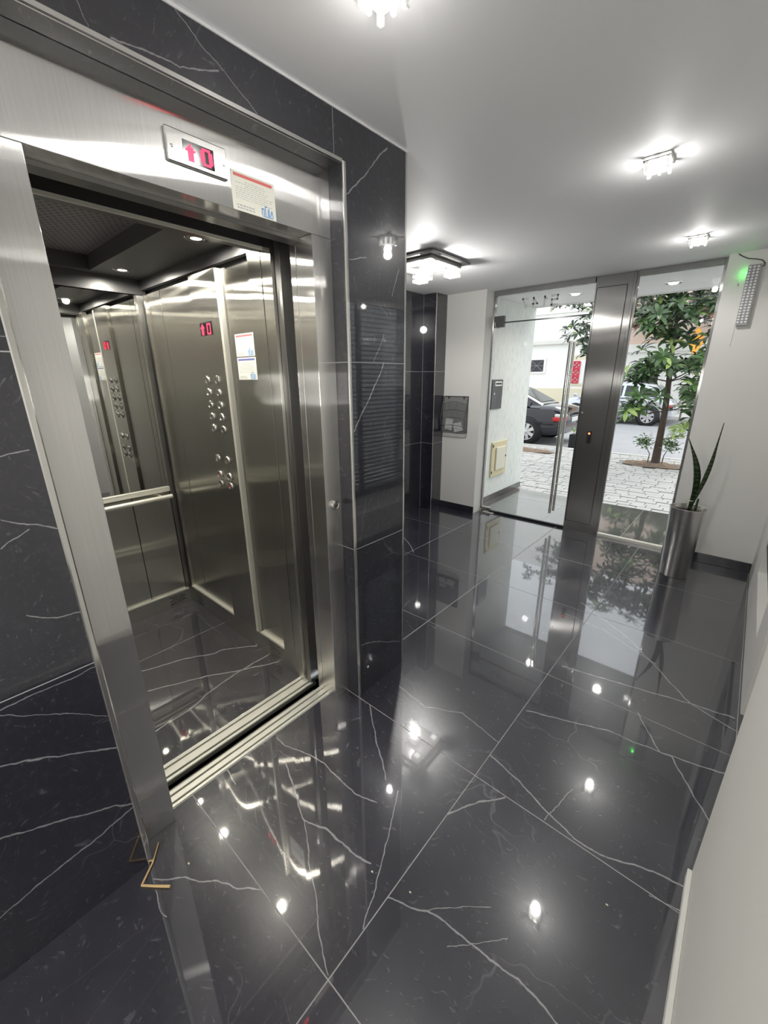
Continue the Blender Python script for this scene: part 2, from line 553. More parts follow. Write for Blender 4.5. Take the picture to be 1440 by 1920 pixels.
# simple stroke lettering: strokes on a 4 x 6 grid, drawn as thin bars on a wall plane
FONT = {'0': [(0,0,4,0),(4,0,4,6),(4,6,0,6),(0,6,0,0)], '1': [(2,0,2,6),(2,6,0.6,4.4)], '4': [(3,0,3,6),(3,6,0,2),(0,2,4,2)],
        '5': [(4,6,0,6),(0,6,0,3.4),(0,3.4,4,3.4),(4,3.4,4,0),(4,0,0,0)], '7': [(0,6,4,6),(4,6,1.4,0)]}
def strokes(mb, segs, org, ux, uz, nrm, size, t, depth):
    org, ux, uz, nrm = Vector(org), Vector(ux), Vector(uz), Vector(nrm)
    for x0, y0, x1, y1 in segs:
        a = org + (ux * x0 + uz * y0) * size; b = org + (ux * x1 + uz * y1) * size
        d = (b - a).normalized(); s = d.cross(nrm).normalized() * t / 2
        a = a - d * t / 2; b = b + d * t / 2
        f = nrm * depth
        mb._add([a - s, a + s, b + s, b - s, a - s + f, a + s + f, b + s + f, b - s + f],
                [(0, 1, 2, 3), (7, 6, 5, 4), (0, 4, 5, 1), (1, 5, 6, 2), (2, 6, 7, 3), (3, 7, 4, 0)])

# ================================================================ THE SETTING
# ---- floor: grout bed and 80 cm slabs
floor = MB().box(-0.131, 2.32, YB, 4.66, -0.03, -0.0005).box(-1.75, -0.131, 1.79, 4.66, -0.03, -0.0005).build(
    'floor', M_GROUT, None, label='dark veined marble floor of the lobby in large polished slabs', cat='floor', kind='structure')
def lay_tiles(parent, x0, x1, y0, y1, gx, gy, step, mat, gap=0.0028, z0=-0.0118, z1=0.0, name='tile'):
    ix0, ix1 = math.floor((x0 - gx) / step), math.ceil((x1 - gx) / step)
    iy0, iy1 = math.floor((y0 - gy) / step), math.ceil((y1 - gy) / step)
    full = None
    for i in range(ix0, ix1):
        for j in range(iy0, iy1):
            a, b = max(x0, gx + i * step + gap / 2), min(x1, gx + (i + 1) * step - gap / 2)
            c, d = max(y0, gy + j * step + gap / 2), min(y1, gy + (j + 1) * step - gap / 2)
            if b - a < 0.01 or d - c < 0.01:
                continue
            MB().cham(a, b, c, d, z0, z1, 0.0007).build(name, mat or floor_slab(a, b, c, d), parent)
GX, GY = 0.6699, 0.6508
lay_tiles(floor, -0.1305, 2.30, YB, 4.655, GX, GY, 0.798, None)
lay_tiles(floor, -1.74, -0.1325, 1.795, 4.655, GX, GY, 0.798, None)

# ---- ceiling of lobby and porch
MB().box(-1.9, 2.45, YB - 0.15, 5.93, H, H + 0.12).build('ceiling', M_CEIL, None,
    label='flat light grey painted ceiling over lobby and porch', cat='ceiling', kind='structure')

# ---- elevator wall: block work behind, marble slabs in front
GR = 0.0009
wall_left = (MB().box(-0.26, -GR, YB, YW - GR, 0, H).box(-1.80, -GR, Y1 + GR, Y2 - GR, 0, H)
    .box(-0.26, -GR, YW - GR, Y1 + GR, HT + GR, H)
    .build('wall_left', M_WGROUT, None, label='dark marble clad wall around the elevator entrance', cat='wall', kind='structure'))
J = 0.0015
def wpanel(mb, bev=0.0006):
    ys = [p.y for p in mb.v]; zs = [p.z for p in mb.v]
    return mb.build('panel', wall_slab(min(ys), max(ys), min(zs), max(zs)), wall_left)
T = 0.0128
ZJ = [0.0, 0.812, 1.612, H]
for k in range(3):
    z0, z1 = ZJ[k] + (J if k else 0), ZJ[k + 1] - (J if k < 2 else 0)
    yb = YW
    while yb > YB:                                           # left of the elevator
        ya = max(YB, yb - 0.80)
        wpanel(MB().cham(-T, 0, ya + J, yb - J, z0, z1, 0.0005))
        yb = ya
    if k < 2:                                                # pillar right of the elevator
        wpanel(MB().cham(-T, 0, Y1, Y2, z0, z1, 0.0005))
    else:
        wpanel(MB().box(-T, 0, Y1, Y2, z0, HT).box(-T, 0, 1.4166 + J, Y2, HT, z1))
    zt = min(z1, HT)
    wpanel(MB().box(-0.0775, -T - 0.0002, Y1, Y1 + T, z0, zt))       # return beside the steel frame
    wpanel(MB().box(-0.0775, -T - 0.0002, YW - T, YW, z0, zt))
    for xa, xb in ((-0.85, -T - J), (-1.70, -0.85)):         # far side of the pillar
        wpanel(MB().cham(xa + J, xb - J, Y2 - T, Y2 - 0.0004, z0, z1, 0.0005))
wpanel(MB().box(-T, 0, 0.6166 + J, 1.4166 - J, HT, H))
wpanel(MB().box(-T, 0, YW + J, 0.6166 - J, HT, H))
wpanel(MB().box(-0.0775, -T - 0.0002, YW, Y1, HT, HT + T))   # soffit of the marble opening
MB().lathe([(0.0, 0.0), (0.006, 0.0), (0.006, 0.0012), (0.0, 0.0016)], (0.0, 1.525, 0.139), 0, 14).build('plug', M_WHITE, wall_left, label='small round white plug')

# polished metal edge trims
def trim(n, mb, label):
    return mb.build('trim_%d' % n, M_CHROME if n != 6 else M_CEIL, None, label=label, cat='trim', kind='structure')
trim(1, MB().cham(-0.004, 0.006, Y1 - 0.006, Y1 + 0.009, 0, HT + 0.006, 0.003), 'polished metal edge strip between elevator frame and marble pillar')
trim(2, MB().cham(-0.004, 0.006, YW - 0.010, YW + 0.006, 0, HT + 0.006, 0.003), 'polished metal edge strip left of the elevator frame')
trim(3, MB().cham(-0.004, 0.006, YW + 0.006, Y1 - 0.006, HT - 0.006, HT + 0.010, 0.003), 'polished metal edge strip above the elevator header')
trim(4, MB().cham(-0.010, 0.003, Y2 - 0.006, Y2 + 0.004, 0, H, 0.002), 'polished corner strip on the far edge of the marble pillar')

trim(6, MB().box(0.0003, 0.004, YB, Y2 + 0.003, H - 0.007, H - 0.0003), 'thin white caulk line between ceiling and elevator wall')
# ---- hall wall behind the pillar, marble pilaster
wall_hall = (MB().box(-1.95, -1.6911, Y2 - 0.1, DL + 0.25, 0, H).box(-1.6911, -1.5260, 4.2668, DL + 0.25, 0, H)
    .build('wall_hall', M_WGROUT, None, label='dark marble clad wall and pilaster beside the white entrance wall', cat='wall', kind='structure'))
def hpanel(mb):
    return mb.build('panel', M_MARBLE2, wall_hall)
for k in range(3):
    z0, z1 = ZJ[k] + (J if k else 0), ZJ[k + 1] - (J if k < 2 else 0)
    yb = 4.2659
    while yb > Y2 + 0.01:
        ya = max(Y2, yb - 0.80)
        hpanel(MB().cham(-1.7030, -1.6902, ya + J, yb - J, z0, z1, 0.0005)); yb = ya
    hpanel(MB().cham(-1.6890, -1.5257, 4.2659, 4.2785, z0, z1, 0.0005))
    hpanel(MB().cham(-1.5380, -1.5251, 4.2795, DL - 0.0005, z0, z1, 0.0005))
trim(5, MB().cham(-1.529, -1.520, 4.2615, 4.270, 0, H, 0.002), 'polished corner strip on the marble pilaster')

# ---- white entrance walls
wall_front = MB().box(-1.5245, -1.0511, DL, 4.70, 0, H).build('wall_front', M_WHITE, None,
    label='white painted wall strip left of the glass door', cat='wall', kind='structure')
MB().cham(-1.5245, -1.0505, DL - 0.012, DL - 0.0005, 0.0005, 0.080, 0.001).build('baseboard_front', M_MARBLE2, None,
    label='black marble baseboard left of the glass door', cat='baseboard', kind='structure')
MB().box(0.872, 1.70, DR, 4.80, 0, H).build('wall_front_right', M_WHITE, None,
    label='white painted wall right of the entrance glazing with emergency light', cat='wall', kind='structure')
MB().cham(0.872, WR - 0.0005, DR - 0.012, DR - 0.0005, 0.0005, 0.082, 0.001).build('baseboard_front_right', M_MARBLE2, None,
    label='black marble baseboard behind the steel planter', cat='baseboard', kind='structure')

# ---- right wall with the blind window, doorway recess, near wall
NY0, NY1, NZ0, NZ1 = 2.87, 3.86, 0.27, 2.22
wall_right = (MB().box(WR, 1.75, 2.57, NY0, 0, H).box(WR, 1.75, NY1, DR, 0, H).box(WR, 1.75, NY0, NY1, 0, NZ0).box(WR, 1.75, NY0, NY1, NZ1, H).box(WR + 0.05, 1.75, NY0, NY1, NZ0, 0.455)
    .build('wall_right', M_WHITE, None, label='white painted right wall with a recessed window', cat='wall', kind='structure'))
MB().box(WN, 1.62, YB, 1.592, 0, H).build('wall_right_near', M_WHITE, None,
    label='white painted wall pier closest on the right', cat='wall', kind='structure')
MB().cham(WN - 0.014, WN - 0.0003, YB, 1.575, 0.0005, 0.045, 0.002).build('baseboard_right', M_WHITE, None,
    label='low white skirting strip along the nearest right wall', cat='baseboard', kind='structure')
(MB().box(2.30, 2.42, 1.4, 2.75, 0, H).box(1.62, 2.30, 1.45, 1.592, 0, H).box(1.75, 2.30, 2.57, 2.72, 0, H)
    .build('wall_recess', M_WHITE, None, label='white side passage walls off the right of the lobby', cat='wall', kind='structure'))
MB().box(-0.26, 1.65, YB - 0.15, YB, 0, H).build('wall_back', M_WHITE, None, label='white end wall behind the viewer', cat='wall', kind='structure')

NZW = 0.456
window_2 = MB().box(WR + 0.006, WR + 0.040, NY0, NY0 + 0.05, NZW, NZ1).box(WR + 0.006, WR + 0.040, NY1 - 0.05, NY1, NZW, NZ1).box(
    WR + 0.006, WR + 0.040, NY0 + 0.05, NY1 - 0.05, NZW, NZW + 0.06).box(WR + 0.006, WR + 0.040, NY0 + 0.05, NY1 - 0.05, NZ1 - 0.06, NZ1).box(
    WR + 0.006, WR + 0.040, 3.02, 3.06, NZW + 0.06, NZ1 - 0.06).build('window_2', M_STEELD, None,
    label='recessed side window with closed slatted blind in right wall', cat='window', kind='structure')
MB().box(WR + 0.016, WR + 0.020, NY0 + 0.05, NY1 - 0.05, NZW + 0.06, NZ1 - 0.06).build('pane', M_GLASSD, window_2)
M_SLAT = plain('blind_slat', (0.07, 0.07, 0.075), 0.5)
slat0 = None
for k in range(42):
    z = 0.50 + k * 0.040
    if slat0 is None:
        slat0 = MB().prism([(WR + 0.046, z), (WR + 0.046, z + 0.003), (WR + 0.072, z + 0.011), (WR + 0.072, z + 0.008)], 1, NY0 + 0.01, NY1 - 0.01).build('slat', M_SLAT, window_2)
    else:
        copy_part(slat0, window_2, (0, 0, k * 0.040))
MB().cham(WR + 0.0005, WR + 0.03, 2.5705, 2.598, 0.0005, 0.05, 0.004).build('broken_skirting', mottled('bare_wood', (0.22, 0.15, 0.09), (0.42, 0.33, 0.24), 60, 0.8), None,
    label='stub of bare brown wood left of broken skirting at wall corner', cat='skirting')

MB().box(1.7505, 6.2, 2.7205, 5.93, -0.06, -0.005).build('bounce_yard', mottled('pale_bounce_ground', (0.78, 0.77, 0.75), (0.84, 0.83, 0.81), 4, 0.85), None,
    label='added pale ground outside the side window giving its slats daylight', cat='bounce_yard', kind='structure')  # added pale ground, puts daylight behind the blind slats
MB().box(6.2005, 6.35, 2.2, 6.05, -0.06, 1.9).box(2.4205, 6.2, 2.55, 2.72, -0.06, 1.9).build('wall_bounce_yard', M_WHITE, None,
    label='added white wall outside the side window, bright backdrop to its slats', cat='wall', kind='structure')  # added wall, kept low so open sky shows behind the slats

# ---- elevator shaft: dark inside
sx0, sx1, sy0, sy1, sz0, sz1 = -1.72, -0.215, 0.27, 1.465, -0.35, 2.39
(MB().box(sx0 - 0.02, sx0, sy0, sy1, sz0, sz1).box(sx0, sx1, sy0 - 0.02, sy0, sz0, sz1).box(sx0, sx1, sy1, sy1 + 0.004, sz0, sz1)
    .box(sx0, sx1, sy0, sy1, sz1, sz1 + 0.008).box(sx0, sx1, sy0, sy1, sz0 - 0.02, sz0).box(S2 - 0.004, S2, sy0, sy1, sz0, -0.02)
    .build('wall_shaft', M_BLACK, None, label='dark inside of the elevator shaft seen through the door gap', cat='shaft', kind='structure'))

# ================================================================ ELEVATOR ENTRANCE
ent = thing('elevator_entrance', (-0.1, 0.95, 0), 'brushed steel elevator door frame with floor display in its header', 'elevator door')
XF = -PA
MB().box(XF - 0.0025, XF, YW - 0.03, Y1 - 0.0005, HD, HT - 0.0005).box(-0.212, XF - 0.0025, YL, Y0, HD, HD + 0.003).box(-0.215, -0.212, YW, Y1, HD, HT).build('header', M_STEEL, ent, bevel=0.0008)
MB().box(-0.205, -0.150, YL, Y0, HD - 0.012, HD - 0.0005).build('header_lip', M_STEELD, ent)
jr = MB().box(XF - 0.0025, XF, Y0, Y1 - 0.0005, 0.0005, HD - 0.001).box(S2, XF - 0.0025, Y0, Y0 + 0.0025, 0.0005, HD - 0.001).box(S2 - 0.0025, S2, Y0, Y1, 0.0005, HD - 0.001).build('jamb', M_STEEL, ent, bevel=0.0012)
MB().box(XF - 0.0025, XF, YW - 0.03, YL, 0.0005, HD - 0.001).box(S2, XF - 0.0025, YL - 0.0025, YL, 0.0005, HD - 0.001).box(S2 - 0.0025, S2, YW, YL, 0.0005, HD - 0.001).build('jamb', M_STEEL, ent, bevel=0.0012)
MB().box(-0.177, -0.1745, Y0 - 0.0012, Y0 + 0.002, 0.001, HD - 0.02).build('jamb_seam', M_CHROME, ent)
# sill of the landing
sill = MB().box(S2, S1, YL, Y0, -0.02, -0.007).build('sill', M_ALUD, ent)
def bars(parent, xa, xb, fr, name):
    for a, b in fr:
        MB().cham(xa + (xb - xa) * a, xa + (xb - xa) * b, YL, Y0, -0.0065, 0.0015, 0.0008).build(name, M_ALU, parent)
bars(sill, S2, S1, [(0.0, 0.24), (0.36, 0.70), (0.82, 1.0)], 'sill_bar')
# call button on the right jamb
cb = MB().lathe([(0.0, 0.010), (0.014, 0.010), (0.016, 0.007), (0.0165, 0.012), (0.021, 0.011), (0.0225, 0.006), (0.0225, 0.0)], (XF, 1.414, 1.022), 0, 24).build('call_button', M_CHROME, ent)
MB().lathe([(0.0, 0.0005), (0.0115, 0.0004), (0.0125, 0.0)], (XF + 0.0101, 1.414, 1.022), 0, 20).build('push', M_ALUD, cb)
# floor display in the header
dp = MB().cham(XF, XF + 0.010, 0.879, 1.052, 2.106, 2.183, 0.003).build('display_panel', M_STEEL, ent)
MB().box(XF + 0.010, XF + 0.0112, 0.924, 1.011, 2.116, 2.165).build('screen', M_BLACKG, dp)
for yy in (0.893, 1.040):
    MB().lathe([(0.0, 0.0018), (0.003, 0.0018), (0.0042, 0.0)], (XF + 0.010, yy, 2.140), 0, 12).build('screw', M_CHROME, dp)
dg = MB()
def dots(mb, rows, org, ux, uz, pitch, r, nrm):
    org, ux, uz, nrm = Vector(org), Vector(ux), Vector(uz), Vector(nrm)
    for j, row in enumerate(rows):
        for i, ch in enumerate(row):
            if ch == '#':
                c = org + ux * (i * pitch) - uz * (j * pitch) + nrm * 0.0008
                mb._add([c - ux * r - uz * r, c + ux * r - uz * r, c + ux * r + uz * r, c - ux * r + uz * r], [(0, 1, 2, 3)])
ZERO = ['.###.', '#...#', '#...#', '#...#', '#...#', '#...#', '.###.']
ZERO2 = ['#####', '#...#', '#...#', '#...#', '#...#', '#...#', '#####']
UP = ['..#..', '.###.', '#####', '.###.', '.###.', '.###.', '.###.']
dots(dg, ['.####.', '##..##', '##..##', '##..##', '##..##', '##..##', '.####.'], (XF + 0.0112, 0.974, 2.158), (0, 1, 0), (0, 0, 1), 0.0058, 0.0027, (1, 0, 0))
ag = MB()
dots(ag, UP, (XF + 0.0112, 0.932, 2.155), (0, 1, 0), (0, 0, 1), 0.0056, 0.0026, (1, 0, 0))
dg.build('digit', M_LEDRED, dp, label='red glowing zero')
ag.build('arrow', M_LEDRED, dp, label='red glowing up arrow')

# notice stickers -------------------------------------------------------------
LOGO = [(0, 0, 0, 4), (0, 4, 2, 4), (2, 4, 2, 0), (3.2, 0, 3.2, 6), (3.2, 6, 4.6, 6), (5.6, 0, 5.6, 4), (6.6, 0, 6.6, 5.4), (7.6, 0, 9.2, 4), (9.2, 4, 10.2, 0)]
def notice(name, org, ux, nrm, w, h, bar, paper, label, group=None, border=False):
    """org: lower left corner as the reader sees it"""
    org, ux, nrm = Vector(org), Vector(ux), Vector(nrm)
    uz = Vector((0, 0, 1))
    def slab(x0, x1, z0, z1, t0, t1):
        mb = MB()
        p = [org + ux * x + uz * z + nrm * t for t in (t0, t1) for x, z in ((x0, z0), (x1, z0), (x1, z1), (x0, z1))]
        mb._add(p, [(3, 2, 1, 0), (4, 5, 6, 7), (0, 1, 5, 4), (1, 2, 6, 5), (2, 3, 7, 6), (3, 0, 4, 7)])
        return mb
    s = slab(0, w, 0, h, 0.0, 0.0009).build(name, paper, None, label=label, cat='sticker', group=group)
    slab(w * .06, w * .94, h * .86, h * .94, 0.0009, 0.0012).build('title_bar', bar, s)
    tx = MB()
    rnd = random.Random(hash(label) % 1000)
    for i in range(9):
        z = h * (0.76 - i * 0.055)
        x = w * (0.30 if i in (0, 2) else 0.08)
        end = w * (0.70 if i in (0, 2) else 0.92 - 0.2 * rnd.random())
        while x < end:
            l = w * rnd.uniform(0.03, 0.09)
            tx.v += [org + ux * a + uz * b + nrm * 0.0011 for a, b in ((x, z), (x + l, z), (x + l, z + h * 0.014), (x, z + h * 0.014))]
            k = len(tx.v) - 4; tx.f.append((k, k + 1, k + 2, k + 3)); tx.s.append(False)
            x += l + w * 0.02
    for i in range(2):
        x = w * 0.09
        z = h * (0.13 - 0.07 * i)
        while x < w * 0.44:
            l = w * rnd.uniform(0.03, 0.07)
            tx.v += [org + ux * a + uz * b + nrm * 0.0011 for a, b in ((x, z), (x + l, z), (x + l, z + h * 0.035), (x, z + h * 0.035))]
            k = len(tx.v) - 4; tx.f.append((k, k + 1, k + 2, k + 3)); tx.s.append(False)
            x += l + w * 0.015
    tx.build('print', M_GREYP, s)
    lg = MB()
    strokes(lg, LOGO, org + ux * (w * 0.66) + uz * (h * 0.08), ux, uz, nrm, w * 0.026, w * 0.020, 0.0012)
    strokes(lg, [(0, 0, 9, 0)], org + ux * (w * 0.68) + uz * (h * 0.045), ux, uz, nrm, w * 0.026, w * 0.018, 0.0012)
    lg.build('logo', M_BLUEP, s)
    return s
notice('notice_sticker', (XF + 0.0005, 1.064, 2.0425), (0, 1, 0), (1, 0, 0), 0.153, 0.102, M_REDP, M_PAPER2, 'cream notice sticker with red title on the elevator header')

# ================================================================ ELEVATOR CAR
car = thing('elevator_car', (-0.95, 0.88, 0), 'brushed steel elevator car with mirror, handrail and marble floor', 'elevator')
KO = 0.02                                                     # how far the wall panels stand back
shell = (MB().box(KD - 0.06, KD - 0.045, KL - 0.05, KR + 0.06, -0.02, 2.14).box(KD - 0.045, -0.36, KR + 0.045, KR + 0.06, -0.02, 2.14)
    .box(KD - 0.045, -0.36, KL - 0.06, KL - 0.045, -0.02, 2.14).box(KD - 0.06, -0.36, KL - 0.06, KR + 0.06, 2.19, 2.20).build('shell', M_BLACK, car))
cfl = MB().box(KD - 0.03, S4, KL - 0.03, KR + 0.03, -0.03, -0.0005).build('car_floor', M_GROUT, car)
for xa, xb in ((-1.155, S4), (KD - 0.03, -1.155)):
    MB().cham(xa + 0.001, xb - 0.001, KL - 0.03, KR + 0.03, -0.0118, 0.0, 0.0006).build('tile', floor_slab(xa, xb, KL, KR), cfl)
csill = MB().box(S4, S3, YL - 0.05, Y0 + 0.02, -0.025, -0.007).build('car_sill', M_ALUD, car)
bars(csill, S4, S3, [(0.0, 0.20), (0.30, 0.72), (0.84, 1.0)], 'sill_bar')
MB().box(S3 + 0.012, S2 - 0.012, YL, Y0 - 0.01, -0.05, -0.035).build('toe_guard', M_STEELD, car)

# back wall
kb = MB().box(KD - 0.03, KD, KL, KR, 0.0005, 0.098).build('kick_plate', M_STEEL2, car)
for j in range(5):
    vs = MB()
    for i in range(3):
        a = 1.19 + i * 0.034 + (j % 2) * 0.017
        vs.box(KD + 0.0002, KD + 0.0006, a, a + 0.026, 0.022 + j * 0.013, 0.027 + j * 0.013)
    vs.build('vent_slot', M_BLACK, kb)
MB().cham(KD - 0.022, KD + 0.001, KL, KR - 0.012, 0.0985, 0.110, 0.001).build('ledge', M_ALU, car)
for ya, yb in ((KL, 0.635), (0.639, 1.0845), (1.0885, 1.318)):
    MB().box(KD - 0.03, KD - KO, ya, yb, 0.110, 0.836).build('back_panel', M_STEEL2, car, bevel=0.0008)
MB().cham(KD - 0.03, KD - 0.004, KL, 1.322, 0.838, 0.872, 0.002).build('mirror_rail', M_ALU, car)
mir = MB().box(KD - 0.03, KD - 0.018, KL + 0.02, 1.308, 0.874, 2.018).build('mirror', M_MIRROR, car)
MB().box(KD - 0.03, KD - 0.010, 1.309, 1.320, 0.874, 2.018).build('frame', M_STEEL2, mir)
hr = MB().tube([(KD + 0.055, 0.55, 0.818), (KD + 0.055, 1.305, 0.818)], 0.014, 14).build('handrail', M_ALU, car)
for yy in (0.62, 1.25):
    MB().tube([(KD - 0.018, yy, 0.818), (KD + 0.055, yy, 0.818)], 0.007, 10).build('bracket', M_ALU, hr)
# corner post
MB().box(KD - 0.03, KD - 0.012, 1.321, KR + 0.03, 0.100, 2.02).build('corner_strip', M_STEELD, car)
MB().cham(KD + 0.012, KD + 0.030, KR + 0.004, KR + 0.026, 0.100, 2.02, 0.002).build('corner_post', M_STEEL2, car)
# right wall
MB().box(KD, -0.335, KR, KR + 0.03, 0.0005, 0.118).build('kick_plate', M_STEEL2, car)
def rpanel(x0, x1, y, z0, z1, name='side_panel', mat=None):
    return MB().box(x0, x1, y, KR + 0.032, z0, z1).build(name, mat or M_STEEL2, car, bevel=0.0010)
rpanel(-1.578, -1.4050, KR + KO, 0.132, 2.025)
rpanel(-1.3980, -1.009, KR + KO, 0.132, 2.025)
rpanel(-0.700, -0.472, KR + KO, 0.132, 2.022)
rpanel(-0.468, -0.3770, KR, 0.119, 2.045)
rpanel(-0.3705, -0.336, KR, 0.119, 2.045)
MB().cham(-1.578, -1.004, KR - 0.001, KR + KO + 0.002, 0.1185, 0.1315, 0.0012).build('ledge', M_ALU, car)
MB().cham(-0.700, -0.472, KR - 0.001, KR + KO + 0.002, 0.1185, 0.1315, 0.0012).build('ledge', M_ALU, car)
MB().cham(-0.744, -0.726, KR - 0.002, KR + 0.03, 0.119, 2.03, 0.002).build('edge_strip', M_ALU, car)
MB().box(-0.726, -0.701, KR + 0.024, KR + 0.032, 0.119, 2.03).build('groove', M_STEELD, car)
# control panel
cop = MB().box(-1.002, -0.746, KR, KR + 0.032, 0.119, 2.035).build('control_panel', M_STEEL2, car, bevel=0.001)
MB().box(-0.942, -0.822, KR - 0.0012, KR, 1.757, 1.817).build('display', M_BLACKG, cop)
dd = MB()
dots(dd, UP, (-0.930, KR - 0.0012, 1.807), (1, 0, 0), (0, 0, 1), 0.0072, 0.0032, (0, -1, 0))
da = dd; dd = MB()
dots(dd, ZERO2, (-0.868, KR - 0.0012, 1.807), (1, 0, 0), (0, 0, 1), 0.0072, 0.0032, (0, -1, 0))
dd.build('digit', M_LEDRED, cop, label='red glowing zero')
da.build('arrow', M_LEDRED, cop, label='red glowing up arrow')
btn0 = MB().lathe([(0.0, -0.008), (0.011, -0.0075), (0.0125, -0.005), (0.013, -0.010), (0.018, -0.0105), (0.0225, -0.006), (0.0225, 0.0)], (-0.932, KR, 1.546), 1, 20).build('button', M_CHROME, cop)
M_BDARK = plain('button_core', (0.10, 0.10, 0.10), 0.3, 0.6)
M_BRED = plain('button_core_red', (0.35, 0.05, 0.06), 0.35)
rows = [1.546, 1.485, 1.423, 1.362, 1.300, 1.138, 1.048, 0.997]
for j, z in enumerate(rows):
    for i, xx in enumerate((-0.932, -0.831)):
        if j or i:
            copy_part(btn0, cop, (xx + 0.932, 0, z - 1.546))
        mm = M_BRED if (j, i) in ((6, 0), (7, 1)) else M_BDARK
        MB().lathe([(0.0, -0.0085), (0.0085, -0.0083), (0.0092, -0.0076)], (xx, KR, z), 1, 16).build('button_face', mm, cop)
kv = MB()
for j in range(5):
    for i in range(3):
        a = -0.62 + i * 0.034 + (j % 2) * 0.017
        kv.box(a, a + 0.024, KR - 0.0005, KR, 0.026 + j * 0.013, 0.030 + j * 0.013)
kv.build('vent', M_BLACK, car)
kv = MB()
for j in range(5):
    for i in range(3):
        a = -1.53 + i * 0.034 + (j % 2) * 0.017
        kv.box(a, a + 0.024, KR - 0.0005, KR, 0.026 + j * 0.013, 0.030 + j * 0.013)
kv.build('vent', M_BLACK, car)
# left wall (seen only by reflection)
for xa, xb in ((-1.578, -1.17), (-1.168, -0.75), (-0.748, -0.336)):
    MB().box(xa, xb, KL - 0.03, KL - 0.012, 0.119, 2.02).build('side_panel', M_STEEL2, car)
MB().box(KD, -0.336, KL - 0.03, KL, 0.0005, 0.118).build('kick_plate', M_STEEL2, car)
# front posts, transom, parked door leaf edge
for ya, yb in ((KR - 0.004, KR + 0.05), (KL - 0.05, 0.545)):
    MB().box(-0.335, -0.300, ya, yb, 0.0005, 2.13).build('front_post', M_STEEL2, car, bevel=0.001)
MB().box(-0.297, -0.262, KR + 0.012, KR + 0.07, 0.0005, 2.10).build('car_door_edge', M_STEELD, car, bevel=0.001)
MB().box(-0.40, -0.356, KL, KR + 0.03, 2.036, 2.19).build('transom', M_CARCEIL, car)
MB().box(-0.358, -0.353, KL, KR + 0.03, 2.034, 2.046).build('transom_edge', M_ALU, car)
# car ceiling: black panel with a raised perforated field and downlights
ZC = 2.10
RX0, RX1, RY0, RY1 = -1.54, -0.52, 0.66, 1.085
cc = (MB().box(KD, -0.40, RY1, KR + 0.03, ZC, ZC + 0.006).box(KD, -0.40, KL - 0.03, RY0, ZC, ZC + 0.006).box(KD, RX0, RY0, RY1, ZC, ZC + 0.006).box(RX1, -0.40, RY0, RY1, ZC, ZC + 0.006)
    .box(RX0, RX1, RY1, RY1 + 0.004, ZC + 0.006, ZC + 0.075).box(RX0, RX1, RY0 - 0.004, RY0, ZC + 0.006, ZC + 0.075).box(RX0 - 0.004, RX0, RY0, RY1, ZC + 0.006, ZC + 0.075).box(RX1, RX1 + 0.004, RY0, RY1, ZC + 0.006, ZC + 0.075)
    .build('car_ceiling', M_CARCEIL, car))
MB().box(KD - 0.03, KD - 0.004, KL - 0.03, KR + 0.03, 2.022, ZC).box(KD - 0.004, -0.40, KR + 0.004, KR + 0.03, 2.047, ZC).box(KD - 0.004, -0.40, KL - 0.03, KL - 0.004, 2.022, ZC).build('fascia', M_CARCEIL, car)
pf = MB().box(RX0, RX1, RY0, RY1, ZC + 0.070, ZC + 0.075).build('perforated_panel', M_PERF, cc)
hol = MB()
for i in range(40):
    for j in range(16):
        x = RX0 + 0.02 + i * 0.0255; y = RY0 + 0.02 + j * 0.0265 + (i % 2) * 0.013
        if x < RX1 - 0.01 and y < RY1 - 0.01:
            hol._add([(x + 0.0078 * math.cos(t), y + 0.0078 * math.sin(t), ZC + 0.0696) for t in (0, 1.047, 2.094, 3.1416, 4.189, 5.236)], [(5, 4, 3, 2, 1, 0)])
hol.build('perforations', M_BLACK, cc, kind='stuff')
for x, y in ((-1.42, 1.20), (-0.63, 1.22), (-1.42, 0.545), (-0.63, 0.545)):
    dl = MB().lathe([(0.022, -0.001), (0.034, -0.004), (0.044, -0.003), (0.046, 0.0)], (x, y, ZC), 2, 24).build('downlight', M_CHROME, cc)
    MB().lathe([(0.0, -0.0005), (0.0218, -0.0012)], (x, y, ZC), 2, 20).build('bulb', M_CARBULB, cc)
    lamp('car_lamp', 'SPOT', (x, y, ZC - 0.010), 9.0, (1.0, 0.96, 0.84), car, 0.02, None, math.radians(177), 0.35)

notice('notice_sticker', (-0.660, KR + KO - 0.0005, 1.650), (1, 0, 0), (0, -1, 0), 0.155, 0.098, M_REDP, M_PAPER, 'white notice sticker with red title inside the car, upper of two')
notice('notice_sticker', (-0.660, KR + KO - 0.0005, 1.548), (1, 0, 0), (0, -1, 0), 0.157, 0.098, M_NAVYP, M_PAPER, 'white notice sticker with blue title inside the car, lower of two')

# ================================================================ ENTRANCE GLAZING
door = thing('door_1', (-0.55, G, 0), 'frameless glass entrance door with long steel bar handles', 'door', kind='structure')
MB().box(-1.034, -0.066, G - 0.005, G + 0.005, 0.030, 2.088).build('glass_leaf', M_GLASS, door)
MB().box(-1.034, -0.066, G - 0.005, G + 0.005, 2.100, 2.352).build('transom_pane', M_GLASS, door)
MB().box(-1.034, -0.066, G - 0.0052, G + 0.0052, 2.088, 2.100).build('transom_joint', plain('glass_edge', (0.05, 0.07, 0.065), 0.2), door)
MB().box(-1.049, -0.066, G - 0.025, G + 0.025, 2.354, H - 0.001).build('top_rail', M_STEELF, door, bevel=0.001)
MB().box(-1.0505, -1.036, G - 0.022, G + 0.022, 0.03, 2.354).build('side_channel', M_STEELF, door, bevel=0.001)
MB().box(-0.93, -0.062, G - 0.022, G + 0.022, 0.0005, 0.024).build('threshold', M_BLACK, door)
